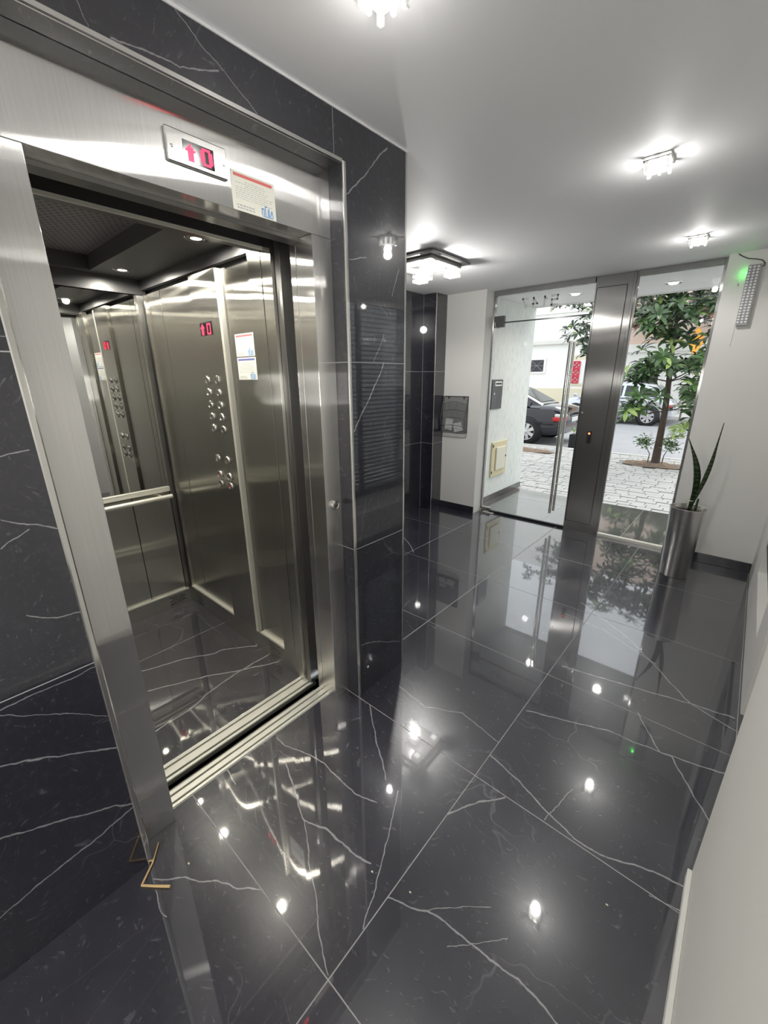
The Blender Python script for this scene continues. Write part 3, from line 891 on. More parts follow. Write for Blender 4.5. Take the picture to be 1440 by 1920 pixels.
hg = MB().cham(-1.0355, -0.925, G - 0.020, G + 0.020, 2.050, 2.160, 0.002).build('patch_fitting', M_GUN, door)
MB().tube([(-1.02, G - 0.024, 2.10)] + [(-0.985 - 0.035 * math.cos(t), G - 0.026, 2.085 - 0.045 * math.sin(t)) for t in (0.3, 0.8, 1.3, 1.8, 2.3, 2.8)], 0.004, 8).build('bent_rod', M_CHROME, hg)
MB().cham(-1.0355, -0.92, G - 0.022, G + 0.022, 0.001, 0.052, 0.002).build('floor_pivot', M_STEELF, door)
MB().cham(-1.00, -0.86, G - 0.060, G - 0.023, 0.0005, 0.004, 0.001).build('closer_plate', M_ALU, door)
for yy in (G - 0.055, G + 0.055):
    h = MB().tube([(-0.208, yy, 0.150), (-0.208, yy, 1.870)], 0.0140, 16).build('handle', M_CHROME, door)
    for zz in (0.46, 1.57):
        MB().tube([(-0.208, yy, zz), (-0.208, G, zz)], 0.008, 10).build('standoff', M_CHROME, h)
num = MB()
for k, ch in enumerate('5147'):
    strokes(num, FONT[ch], (-0.400 - k * 0.098, G + 0.0052, 2.215), (-1, 0, 0), (0, 0, 1), (0, 1, 0), 0.0135, 0.017, 0.0006)
num.build('house_number', plain('frosted_vinyl', (0.62, 0.63, 0.62), 0.6), door, label='grey house number seen from behind')

pil = thing('steel_pillar', (0.095, G + 0.05, 0), 'brushed steel service pillar between glass door and side glazing', 'pillar')
MB().box(-0.060, 0.240, G - 0.018, G + 0.12, 0.0005, H - 0.0005).build('casing', M_STEELF, pil, bevel=0.002)
pd = MB().box(-0.044, 0.196, G - 0.0225, G - 0.0185, 0.102, 2.303).build('service_door', M_STEELF, pil, bevel=0.001)
MB().lathe([(0.0, -0.006), (0.007, -0.006), (0.009, 0.0)], (-0.026, G - 0.0225, 1.211), 1, 14).build('lock', M_CHROME, pd)
rd = MB().cham(0.052, 0.088, G - 0.038, G - 0.0226, 0.926, 1.042, 0.004).build('exit_reader', M_BLACK, pil)
MB().lathe([(0.0, -0.002), (0.008, -0.0015), (0.010, 0.0)], (0.070, G - 0.038, 1.020), 1, 16).build('led', M_LEDORANGE, rd)
MB().box(0.1965, 0.2015, G - 0.0192, G - 0.0181, 0.097, 2.308).box(-0.0495, -0.0445, G - 0.0192, G - 0.0181, 0.097, 2.308).box(-0.0445, 0.1965, G - 0.0192, G - 0.0181, 2.3035, 2.308).box(-0.0445, 0.1965, G - 0.0192, G - 0.0181, 0.097, 0.1015).build('door_gap', M_BLACK, pil)

win = thing('window_1', (0.56, G, 0), 'tall fixed glass pane right of the steel pillar', 'window', kind='structure')
MB().box(0.277, 0.846, G - 0.005, G + 0.005, 0.030, 2.354).build('pane', M_GLASS, win)
MB().box(0.242, 0.262, G - 0.030, G + 0.03, 0.0005, H - 0.001).box(0.262, 0.278, G - 0.018, G + 0.018, 0.0005, H - 0.001).build('left_frame', M_STEELF, win, bevel=0.001)
MB().box(0.846, 0.8715, G - 0.025, G + 0.025, 0.0005, H - 0.001).build('right_frame', M_STEELF, win, bevel=0.001)
MB().box(0.279, 0.845, G - 0.025, G + 0.025, 2.356, H - 0.001).build('top_frame', M_STEELF, win, bevel=0.001)
MB().box(0.279, 0.845, G - 0.022, G + 0.022, 0.0005, 0.029).build('bottom_frame', M_ALU, win, bevel=0.001)

# ================================================================ LAMPS
WARM = (1.0, 0.98, 0.94)
def ceiling_light(x, y, energy, label, rot=0.0, s=1.0):
    t = thing('ceiling_light', (x, y, H), label, 'ceiling light', 'small crystal ceiling lights')
    xf = Matrix.Translation((x, y, 0)) @ Matrix.Rotation(rot, 4, 'Z') @ Matrix.Scale(s, 4, (1, 0, 0)) @ Matrix.Scale(s, 4, (0, 1, 0))
    MB(xf).cham(-0.050, 0.050, -0.050, 0.050, H - 0.014, H - 0.0005, 0.002).build('base_plate', M_CHROME, t)
    MB(xf).cham(-0.033, 0.033, -0.033, 0.033, H - 0.044, H - 0.0145, 0.008).build('glass_cube', M_CUBE, t)
    for i, (a, b) in enumerate(((1, 1), (1, -1), (-1, -1), (-1, 1))):
        MB(xf).cham(a * 0.038 - 0.008, a * 0.038 + 0.008, b * 0.038 - 0.008, b * 0.038 + 0.008, H - 0.050, H - 0.0145, 0.003).build('crystal_bar', M_CRYSTAL, t)
    for i, (a, b) in enumerate(((1, 0), (0, -1), (-1, 0), (0, 1))):
        MB(xf).cham(a * 0.040 - 0.006, a * 0.040 + 0.006, b * 0.040 - 0.006, b * 0.040 + 0.006, H - 0.046, H - 0.0145, 0.002).build('crystal_bar', M_CRYSTAL_LIT, t)
    lamp('light', 'SPOT', (x, y, H - 0.066), energy, WARM, t, 0.022, None, math.radians(165), 0.5)
    lamp('glow', 'POINT', (x, y, H - 0.10), energy * 0.13, WARM, t, 0.025)
    return t
ceiling_light(0.415, 1.19, 3.6, 'square crystal ceiling light nearest the elevator header')
ceiling_light(0.735, 2.55, 6.5, 'square crystal ceiling light in the middle of the lobby ceiling')
ceiling_light(0.745, 3.90, 6.5, 'square crystal ceiling light closest to the entrance glazing')
pn = thing('fill_lamp', (0.70, -0.95, H), 'added white globe fill lamp hung unseen behind the viewer', 'lamp')  # added fill lamp, out of view; lifts ceiling and wall brightness
MB().lathe([(0.0, -0.03), (0.05, -0.03), (0.055, -0.0005)], (0.70, -0.95, H), 2, 20).build('canopy', M_CHROME, pn)
MB().tube([(0.70, -0.95, H - 0.03), (0.70, -0.95, 1.57)], 0.006, 8).build('stem', M_CHROME, pn)
MB().lathe([(0.13 * math.sin(PI * k / 12), 0.13 * math.cos(PI * k / 12)) for k in range(13)], (0.70, -0.95, 1.45), 2, 24).build('globe', emitter('globe', (1.0, 0.98, 0.93), 4.0), pn)
lamp('light', 'POINT', (0.70, -0.95, 1.45), 185, WARM, pn, 0.14)

ceiling_light(1.90, 2.08, 7, 'added square crystal fill light unseen in the side passage')  # added fill out of view; lights the passage walls that the jamb reflects

ch = thing('crystal_chandelier', (-0.90, 3.17, H), 'square steel ceiling plate with five lit crystal cubes', 'chandelier')
MB().cham(-1.150, -0.645, 2.92, 3.43, H - 0.022, H - 0.008, 0.002).build('plate', M_PLATE, ch)
MB().box(-1.05, -0.745, 3.02, 3.33, H - 0.008, H - 0.0005).build('mount', M_STEELD, ch)
MB().cham(-1.100, -0.695, 2.97, 3.38, H - 0.045, H - 0.0225, 0.002).build('inner_plate', M_PLATE, ch)
for (x, y, dz) in ((-0.745, 3.02, 0.0), (-0.745, 3.33, 0.0), (-1.05, 3.02, 0.0), (-1.05, 3.33, 0.0), (-0.8975, 3.175, 0.020)):
    cu = MB().cham(x - 0.030, x + 0.030, y - 0.030, y + 0.030, H - 0.108 - dz, H - 0.0455, 0.006).build('crystal_cube', M_CUBE, ch)
    for tier in (0, 1):
        cr = MB()
        for a in range(4):
            for b in range(4):
                if a in (0, 3) or b in (0, 3):
                    cx, cy = x + (a - 1.5) * 0.026, y + (b - 1.5) * 0.026
                    cr.cham(cx - 0.0095, cx + 0.0095, cy - 0.0095, cy + 0.0095, H - 0.076 - dz - tier * 0.034, H - 0.050 - dz - tier * 0.034, 0.004)
        cr.build('crystal_ring', M_CRYSTAL_LIT, cu)
lamp('light', 'SPOT', (-0.8975, 3.175, H - 0.19), 14, WARM, ch, 0.045, None, math.radians(170), 0.4)
lamp('glow', 'POINT', (-0.8975, 3.175, H - 0.215), 12, WARM, ch, 0.045)

# emergency light on the white wall
em = thing('emergency_light', (1.04, DR - 0.02, 1.91), 'white emergency light with a grid of LEDs and green glow', 'emergency light')
MB().cham(0.998, 1.072, DR - 0.046, DR - 0.0005, 1.905, 2.308, 0.006).build('body', plain('grey_plastic', (0.60, 0.60, 0.60), 0.45), em)
leds = MB()
for i in range(3):
    for j in range(20):
        x, z = 1.012 + i * 0.0225, 1.925 + j * 0.0190
        leds.cham(x - 0.007, x + 0.007, DR - 0.053, DR - 0.0462, z - 0.006, z + 0.006, 0.003)
leds.build('led_grid', plain('led_lens', (0.85, 0.85, 0.86), 0.10), em, kind='stuff')
MB().box(1.0015, 1.0685, DR - 0.0475, DR - 0.0461, 1.915, 2.300).build('reflector', plain('reflector', (0.28, 0.28, 0.29), 0.25), em)
MB().box(0.9955, 0.9978, DR - 0.030, DR - 0.020, 2.250, 2.262).build('status_led', M_LEDGREEN, em)
lamp('status_glow', 'POINT', (0.985, DR - 0.022, 2.256), 0.035, (0.05, 1.0, 0.08), em, 0.004)
MB().tube([(0.924, DR - 0.004, 2.392), (0.950, DR - 0.006, 2.372), (0.985, DR - 0.008, 2.352), (1.030, DR - 0.010, 2.342), (1.065, DR - 0.012, 2.330), (1.084, DR - 0.012, 2.310), (1.086, DR - 0.012, 2.293), (1.070, DR - 0.014, 2.288)], 0.0030, 8).build('cable', M_BLACK, em)
MB().box(0.960, 0.964, DR - 0.003, DR - 0.0003, 2.180, 2.194).build('nail_hole', M_BLACK, bpy.data.objects['wall_front_right'])
MB().tube([(1.000, DR - 0.0006, 1.902), (0.999, DR - 0.0006, 1.83), (0.997, DR - 0.0006, 1.757)], 0.0014, 5).build('crack', plain('crack', (0.38, 0.38, 0.36), 0.8), bpy.data.objects['wall_front_right'])

# ================================================================ PLANTER
px, py = 1.000, 4.125
pl = thing('potted_snake_plant', (px, py, 0), 'tall tapered steel planter with a sparse snake plant', 'plant')
MB().lathe([(0.0, 0.001), (0.094, 0.001), (0.096, 0.004), (0.118, 0.572), (0.1195, 0.575), (0.117, 0.576), (0.1155, 0.572), (0.112, 0.50)], (px, py, 0), 2, 48).build('planter', plain('planter_steel', (0.70, 0.685, 0.66), 0.27, 1.0), pl)
M_SOIL = mottled('soil', (0.018, 0.012, 0.008), (0.05, 0.035, 0.022), 60, 0.9, 0.6, 90)
MB().lathe([(0.0, 0.540), (0.06, 0.538), (0.1135, 0.533)], (px, py, 0), 2, 32).build('soil', M_SOIL, pl)
def snake_mat():
    m, nt, out = new_mat('snake_leaf')
    b = principled(nt, out, (0.02, 0.04, 0.015), 0.35)
    pos = N(nt, 'NewGeometry').outputs['Position']
    w = N(nt, 'TexWave', bands_direction='Z'); setin(w, Scale=9.0, Distortion=6.0, Detail=3.0)
    link(nt, pos, w.inputs['Vector'])
    link(nt, ramp(nt, w.outputs['Fac'], [(0.3, (0.012, 0.026, 0.010)), (0.75, (0.055, 0.095, 0.035))]), b.inputs['Base Color'])
    return m
M_SNAKE = snake_mat()
def blade(base, tip, widths, side, cup, twist=0.0, bend=(0, 0, 0), n=14):
    """a fleshy leaf: double skin, cupped across"""
    base, tip, side, bend = Vector(base), Vector(tip), Vector(side).normalized(), Vector(bend)
    ax = (tip - base).normalized(); nr0 = side.cross(ax).normalized()
    mb = MB(); rows = []
    for i in range(n + 1):
        t = i / n
        k = t * (len(widths) - 1); j = min(int(k), len(widths) - 2)
        w = widths[j] + (widths[j + 1] - widths[j]) * (k - j)
        c = base + (tip - base) * t + bend * math.sin(PI * t)
        q = Matrix.Rotation(twist * t, 3, ax)
        s, nr = q @ side, q @ nr0
        rows.append([c + s * (u * w) + nr * (cup * w * (u * u) + o) for o in (0.0022, -0.0022) for u in (-1, -0.5, 0, 0.5, 1)])
    vs = [p for r in rows for p in r]; fs = []
    for i in range(n):
        for a in range(4):
            fs.append((i * 10 + a, i * 10 + a + 1, (i + 1) * 10 + a + 1, (i + 1) * 10 + a))
            fs.append((i * 10 + 5 + a, (i + 1) * 10 + 5 + a, (i + 1) * 10 + 6 + a, i * 10 + 6 + a))
        fs.append((i * 10, (i + 1) * 10, (i + 1) * 10 + 5, i * 10 + 5))
        fs.append((i * 10 + 4, i * 10 + 9, (i + 1) * 10 + 9, (i + 1) * 10 + 4))
    return mb._add(vs, fs, True)
SV = (0.753, 0.658, 0.0)
lf = blade((1.000, py, 0.535), (0.908, py - 0.03, 1.105), [0.016, 0.017, 0.022, 0.027, 0.030, 0.028, 0.020, 0.008, 0.0015], SV, 0.5, 0.3, (0.045, 0.02, 0)).build('leaf', M_SNAKE, pl)
blade((1.004, py + 0.008, 0.535), (1.090, py + 0.02, 1.225), [0.006, 0.008, 0.015, 0.021, 0.021, 0.017, 0.008, 0.0035, 0.001], SV, 0.6, 0.5, (0.012, 0, 0)).build('leaf', M_SNAKE, pl)
blade((1.042, py + 0.01, 0.535), (1.046, py + 0.01, 0.650), [0.009, 0.009, 0.008, 0.007], SV, 0.4, 0.0).build('cut_leaf', M_SNAKE, pl)
MB().lathe([(0.0185, 0.0), (0.0200, 0.003), (0.0185, 0.006)], (1.004, py + 0.001, 0.628), 2, 16).build('tie', M_PAPER, pl)

# ================================================================ LEAFLET RACK ON THE WHITE WALL
def mesh_metal():
    m, nt, out = new_mat('wire_mesh')
    b = N(nt, 'BsdfPrincipled'); b.inputs['Base Color'].default_value = (0.22, 0.225, 0.23, 1); setin(b, Roughness=0.5)
    tr = N(nt, 'BsdfTransparent'); mx = N(nt, 'MixShader')
    pos = N(nt, 'NewGeometry').outputs['Position']
    sp = N(nt, 'SeparateXYZ'); link(nt, pos, sp.inputs[0])
    def bar(s):
        f = math_node(nt, 'FRACT', math_node(nt, 'MULTIPLY', s, 330.0))
        return math_node(nt, 'LESS_THAN', f, 0.17)
    fac = math_node(nt, 'MAXIMUM', bar(math_node(nt, 'ADD', sp.outputs[0], sp.outputs[2])), bar(math_node(nt, 'SUBTRACT', sp.outputs[0], sp.outputs[2])))
    link(nt, fac, mx.inputs[0]); link(nt, tr.outputs[0], mx.inputs[1]); link(nt, b.outputs[0], mx.inputs[2])
    link(nt, mx.outputs[0], out.inputs['Surface'])
    return m
M_MESH = mesh_metal()
M_WIRE = plain('rack_frame', (0.11, 0.112, 0.114), 0.4, 0.5)
rk = thing('leaflet_rack', (-1.35, DL - 0.04, 0.93), 'dark wire mesh leaflet rack hung on the white entrance wall', 'rack')
RX = (-1.512, -1.195)
MB().box(RX[0], RX[1], DL - 0.004, DL - 0.001, 0.935, 1.340).build('back', M_MESH, rk)
fr = MB()
for x in RX:
    fr.tube([(x, DL - 0.006, 1.345), (x, DL - 0.006, 0.93), (x, DL - 0.055, 0.94), (x, DL - 0.075, 1.09), (x, DL - 0.012, 1.335)], 0.004, 6)
fr.tube([(RX[0], DL - 0.006, 1.343), (RX[1], DL - 0.006, 1.343)], 0.004, 6).tube([(RX[0], DL - 0.055, 0.935), (RX[1], DL - 0.055, 0.935)], 0.004, 6)
fr.build('frame', M_WIRE, rk)
for k in range(4):
    zb = 0.945 + k * 0.085
    dp_ = 0.070 - k * 0.014
    pts = []
    for i in range(9):
        u = -1 + 2 * i / 8
        pts.append((RX[0] + (RX[1] - RX[0]) * (u + 1) / 2, DL - 0.006 - dp_ * (1 - 0.25 * u * u), zb + 0.055 + 0.028 * (1 - u * u)))
    mb = MB()
    for i in range(8):
        a, b = pts[i], pts[i + 1]
        mb.quad((a[0], a[1], zb - 0.01), (b[0], b[1], zb - 0.01), b, a)
    p = mb.build('pocket', M_MESH, rk)
    MB().tube(pts, 0.0028, 6).build('rim', M_WIRE, p)
for x in (-1.45, -1.25):
    MB().box(x - 0.010, x + 0.010, DL - 0.008, DL - 0.0045, 1.315, 1.342).build('hanger', M_WIRE, rk)
for k, (x, z, w, h, a) in enumerate(((-1.43, 0.965, 0.10, 0.13, 0.12), (-1.29, 0.955, 0.11, 0.10, -0.25))):
    xf = Matrix.Translation((x, DL - 0.030, z)) @ Matrix.Rotation(a, 4, 'Y')
    MB(xf).box(-w / 2, w / 2, -0.001, 0.001, 0, h).build('leaflet', M_PAPER, None,
        label=('tall pale leaflet standing in the left of the mesh rack', 'short pale leaflet leaning in the right of the mesh rack')[k], cat='leaflet')

# ================================================================ SMALL THINGS ON THE FLOOR
M_STRAW = mottled('straw', (0.60, 0.40, 0.17), (0.72, 0.52, 0.27), 90, 0.6)
MB().tube([(-0.040, 0.490, 0.006), (0.010, 0.452, 0.005), (0.0525, 0.402, 0.0042)], [0.0022, 0.0028, 0.0034], 8).tube(
    [(0.0525, 0.402, 0.0042), (0.085, 0.428, 0.0042), (0.125, 0.461, 0.0048)], [0.0036, 0.0038, 0.0044], 8).build('dry_stalk', M_STRAW, None,
    label='bent dry straw stalk lying on the marble by the left jamb', cat='straw')


M_CRUMB = plain('crumb', (0.72, 0.66, 0.52), 0.8)
crumb0 = None
for (x, y), lab in zip([(0.716, 0.955), (0.586, 0.918), (1.195, 1.327), (0.102, 0.531)], (
        'tiny pale crumb just right of the long floor joint', 'tiny pale crumb left of the long floor joint by thin vein',
        'tiny pale crumb on the slab nearest the right wall', 'tiny pale crumb closest to the bent straw stalk')):
    if crumb0 is None:
        crumb0 = MB().cham(x - 0.0035, x + 0.0035, y - 0.0022, y + 0.0022, 0.0002, 0.0022, 0.0009).build('crumb', M_CRUMB, None, label=lab, cat='crumb', group='crumbs on the floor')
        first = (x, y)
    else:
        copy_part(crumb0, None, (x - first[0], y - first[1], 0))['label'] = lab
# ================================================================ OUTSIDE
def rough_wall():
    m, nt, out = new_mat('brushed_render')
    b = principled(nt, out, (0.70, 0.74, 0.70), 0.8)
    pos = N(nt, 'NewGeometry').outputs['Position']
    mp = N(nt, 'Mapping'); mp.inputs['Scale'].default_value = (60, 60, 9); link(nt, pos, mp.inputs['Vector'])
    f = noise(nt, mp.outputs[0], 1.0, 5.0, 0.6)
    link(nt, ramp(nt, f, [(0.28, (0.50, 0.52, 0.49)), (0.45, (0.76, 0.78, 0.74)), (0.8, (0.82, 0.84, 0.80))]), b.inputs['Base Color'])
    bump(nt, f, 0.7, 0.01, b)
    return m
M_RENDER = rough_wall()
XO = -1.17
MB().box(-1.45, XO, 4.7005, 6.05, 0, H - 0.0005).build('wall_porch', M_RENDER, None, label='white combed render wall of the porch beyond the glass door', cat='wall', kind='structure')
MB().cham(XO + 0.0003, XO + 0.012, 4.702, 6.05, 0.0005, 0.075, 0.001).build('baseboard_porch', M_MARBLE2, None, label='dark stone baseboard along the porch wall', cat='baseboard', kind='structure')
MB().box(1.35, 1.60, 4.8005, 6.05, 0, H - 0.0005).build('wall_porch_right', M_RENDER, None, label='white combed render wall at the right of the porch', cat='wall', kind='structure')
MB().box(-7, 7, 5.9305, 6.05, H, 9.0).box(-7, -1.4505, 5.9305, 6.05, 0, H).box(1.6005, 7, 5.9305, 6.05, 0, H).build('wall_outside', M_WHITE, None, label='street front of this building above the porch', cat='wall', kind='structure')
porch = MB().box(XO, 1.35, 4.6605, 5.92, -0.04, -0.0012).build('floor_porch', M_GROUT, None, label='dark polished stone floor of the porch outside the glass', cat='floor', kind='structure')
M_GRANITE = marble('porch_granite', [], (0, 1), base=(0.022, 0.026, 0.026), light=(0.05, 0.055, 0.055), rough=0.3, coat_rough=0.05)
lay_tiles(porch, XO, 1.35, 4.6605, 5.92, 0.47, 4.6605, 0.798, M_GRANITE)
for k, (x, y) in enumerate(((-0.47, 5.36), (0.41, 5.43))):
    t = thing('recessed_downlight', (x, y, H), ('round recessed porch light seen through the glass door', 'round recessed porch light seen through the right pane')[k], 'downlight', 'porch downlights')
    MB().lathe([(0.045, -0.001), (0.062, -0.006), (0.075, -0.004), (0.078, 0.0)], (x, y, H - 0.0003), 2, 28).build('ring', M_CHROME, t)
    MB().lathe([(0.0, -0.016), (0.030, -0.012), (0.045, -0.002)], (x, y, H), 2, 24).build('bulb', M_BULB, t)
    lamp('light', 'SPOT', (x, y, H - 0.03), 10, (1.0, 0.97, 0.92), t, 0.04, None, math.radians(150), 0.7)

# things on the porch wall
mbx = thing('letter_box', (XO, 5.08, 1.17), 'dark steel letter box with name slot set in the porch wall', 'letter box')
MB().cham(XO + 0.0003, XO + 0.016, 4.940, 5.212, 1.176, 1.520, 0.003).build('face', M_GUN, mbx)
MB().cham(XO + 0.016, XO + 0.020, 5.005, 5.180, 1.445, 1.498, 0.002).build('slot_frame', M_ALU, mbx)
MB().box(XO + 0.020, XO + 0.0206, 5.018, 5.168, 1.462, 1.482).build('slot', M_BLACK, mbx)
MB().lathe([(0.0, 0.006), (0.010, 0.006), (0.013, 0.0)], (XO + 0.016, 5.0, 1.355), 0, 14).build('lock', M_CHROME, mbx)
gm = thing('meter_hatch', (XO, 5.26, 0.31), 'cream painted utility hatch with raised centre in the porch wall', 'hatch')
gd = MB().cham(XO + 0.0003, XO + 0.020, 5.055, 5.472, 0.315, 0.762, 0.004).build('frame', M_CREAM, gm)
MB().cham(XO + 0.020, XO + 0.036, 5.150, 5.405, 0.395, 0.690, 0.004).build('door', mottled('pale_cream', (0.72, 0.70, 0.58), (0.76, 0.74, 0.63), 6, 0.5), gm)
MB().cham(XO + 0.020, XO + 0.030, 5.428, 5.450, 0.540, 0.562, 0.003).build('latch', M_BLACK, gm)
for z in (0.36, 0.70):
    MB().cham(XO + 0.020, XO + 0.026, 5.062, 5.080, z, z + 0.035, 0.002).build('hinge', M_BLACK, gm)

# pavement, kerb, road ---------------------------------------------------------
M_PAVE = mottled('paving_stone', (0.38, 0.375, 0.365), (0.52, 0.51, 0.50), 7, 0.8, 0.4, 60)
M_PAVEJ = mottled('paving_joint', (0.26, 0.25, 0.24), (0.36, 0.35, 0.33), 10, 0.9)
side = MB().box(-9, 9, 5.9205, 10.0, -0.06, -0.022).build('sidewalk', M_PAVEJ, None, label='pale stone sidewalk outside the porch', cat='sidewalk', kind='structure')
st = MB()
rs = random.Random(3)
y = 5.925; row = 0
while y < 9.95:
    d = 0.14 if y > 7.2 else 0.125
    x = -5.2 + (row % 2) * 0.10
    while x < 3.2:
        w = rs.uniform(0.15, 0.23)
        inpit = ((x + w / 2 - 0.05) / 0.62) ** 2 + ((y + d / 2 - 9.12) / 0.36) ** 2 < 1 or ((x + w / 2 + 2.45) / 0.75) ** 2 + ((y + d / 2 - 9.25) / 0.33) ** 2 < 1
        if not inpit:
            dz = rs.uniform(-0.007, 0.003); g = 0.010
            st.prism([(x + g, y + g + 0.3 * g * rs.random()), (x + w, y + g), (x + w - 0.004 * rs.random(), y + d), (x + g, y + d - 0.006 * rs.random())], 2, -0.024, -0.006 + dz)
        x += w
    y += d; row += 1
st.build('paving_stones', M_PAVE, side, kind='stuff')
MB().box(-9, 9, 9.9505, 10.10, -0.16, 0.0).build('kerb', mottled('kerb_stone', (0.42, 0.41, 0.40), (0.55, 0.54, 0.52), 6, 0.85), None, label='pale stone kerb along the street', cat='kerb', kind='structure')
MB().box(-30, 30, 10.1005, 18.8, -0.20, -0.10).build('street', mottled('asphalt', (0.30, 0.30, 0.315), (0.38, 0.38, 0.39), 3, 0.8, 0.3, 120), None, label='grey asphalt street between the two sidewalks', cat='street', kind='structure')
MB().box(-30, 30, 18.8005, 20.5, -0.20, 0.0).build('sidewalk_far', M_PAVE, None, label='sidewalk on the far side of the street', cat='sidewalk', kind='structure')
M_EARTH = mottled('earth', (0.13, 0.092, 0.07), (0.27, 0.20, 0.15), 14, 0.95, 0.8, 50)
def soil_patch(cx, cy, rx, ry, label, seed):
    r = random.Random(seed); n = 26
    rim = [(cx + rx * (1 + r.uniform(-.1, .1)) * math.cos(2 * PI * k / n), cy + ry * (1 + r.uniform(-.1, .1)) * math.sin(2 * PI * k / n)) for k in range(n)]
    mb = MB()
    vs = [(x, y, -0.004) for x, y in rim] + [(cx + (x - cx) * 0.5, cy + (y - cy) * 0.5, 0.022 + r.uniform(-.008, .012)) for x, y in rim] + [(cx, cy, 0.03)]
    fs = [(i, (i + 1) % n, n + (i + 1) % n, n + i) for i in range(n)] + [(n + i, n + (i + 1) % n, 2 * n) for i in range(n)]
    o = mb._add(vs, fs, True).build('soil_bed', M_EARTH, None, label=label, cat='soil')
    lit = MB()
    for k in range(70):
        a, q = r.uniform(0, 2 * PI), math.sqrt(r.random()) * 0.95
        x, y = cx + rx * q * math.cos(a), cy + ry * q * math.sin(a)
        z = 0.012 + 0.02 * (1 - q); s = r.uniform(0.012, 0.035); t = r.uniform(0, PI)
        d = Vector((math.cos(t) * s, math.sin(t) * s, r.uniform(-.3, .6) * s)); e = Vector((-math.sin(t) * s * .45, math.cos(t) * s * .45, 0))
        c = Vector((x, y, z + 0.012))
        lit._add([c - d, c + e, c + d, c - e], [(0, 1, 2, 3)])
    lit.build('litter', mottled('leaf_litter_%d' % seed, (0.30, 0.17, 0.08), (0.50, 0.36, 0.22), 30, 0.9), o, kind='stuff')
    return o
soil_patch(0.05, 9.12, 0.52, 0.30, 'bare earth bed around the street tree trunk', 5)
soil_patch(-2.45, 9.25, 0.62, 0.28, 'bare earth patch with dry leaves near the dark sedan', 6)

# ---- trees -------------------------------------------------------------------
M_BARK = mottled('bark', (0.055, 0.038, 0.032), (0.12, 0.085, 0.07), 18, 0.9, 0.8, 60)
def leaf_mat(name, c1, c2):
    m, nt, out = new_mat(name)
    b = principled(nt, out, c1, 0.32)
    inf = N(nt, 'ObjectInfo')
    pos = N(nt, 'NewGeometry').outputs['Position']
    f = math_node(nt, 'ADD', math_node(nt, 'MULTIPLY', inf.outputs['Random'], 0.6), math_node(nt, 'MULTIPLY', noise(nt, pos, 6, 2), 0.5))
    link(nt, ramp(nt, f, [(0.15, c1), (0.85, c2)]), b.inputs['Base Color'])
    b.inputs['Specular IOR Level'].default_value = 0.6
    return m
M_LEAF = leaf_mat('tree_leaf', (0.018, 0.055, 0.016), (0.10, 0.20, 0.055))
M_LEAFY = leaf_mat('young_leaf', (0.20, 0.34, 0.06), (0.42, 0.55, 0.16))
M_LEAFP = leaf_mat('pinkish_leaf', (0.42, 0.17, 0.10), (0.62, 0.32, 0.20))
M_LEAFD = leaf_mat('dark_leaf', (0.010, 0.026, 0.010), (0.03, 0.07, 0.022))
def leaf_mesh(name, mat, L=1.0, W=0.30):
    me = bpy.data.meshes.new(name)
    prof = [(0.0, 0.04), (0.25, 0.55), (0.55, 1.0), (0.82, 0.72), (1.0, 0.0)]
    vs = []; fs = []
    for t, w in prof:
        z = 0.16 * math.sin(PI * t * 0.9) - 0.10 * t
        vs += [(t * L, -w * W / 2, z + 0.05 * w), (t * L, 0, z), (t * L, w * W / 2, z + 0.05 * w)]
    for i in range(len(prof) - 1):
        for a in (0, 1):
            fs.append((i * 3 + a, (i + 1) * 3 + a, (i + 1) * 3 + a + 1, i * 3 + a + 1))
    me.from_pydata(vs, [], fs); me.polygons.foreach_set('use_smooth', [True] * len(fs)); me.materials.append(mat)
    return me
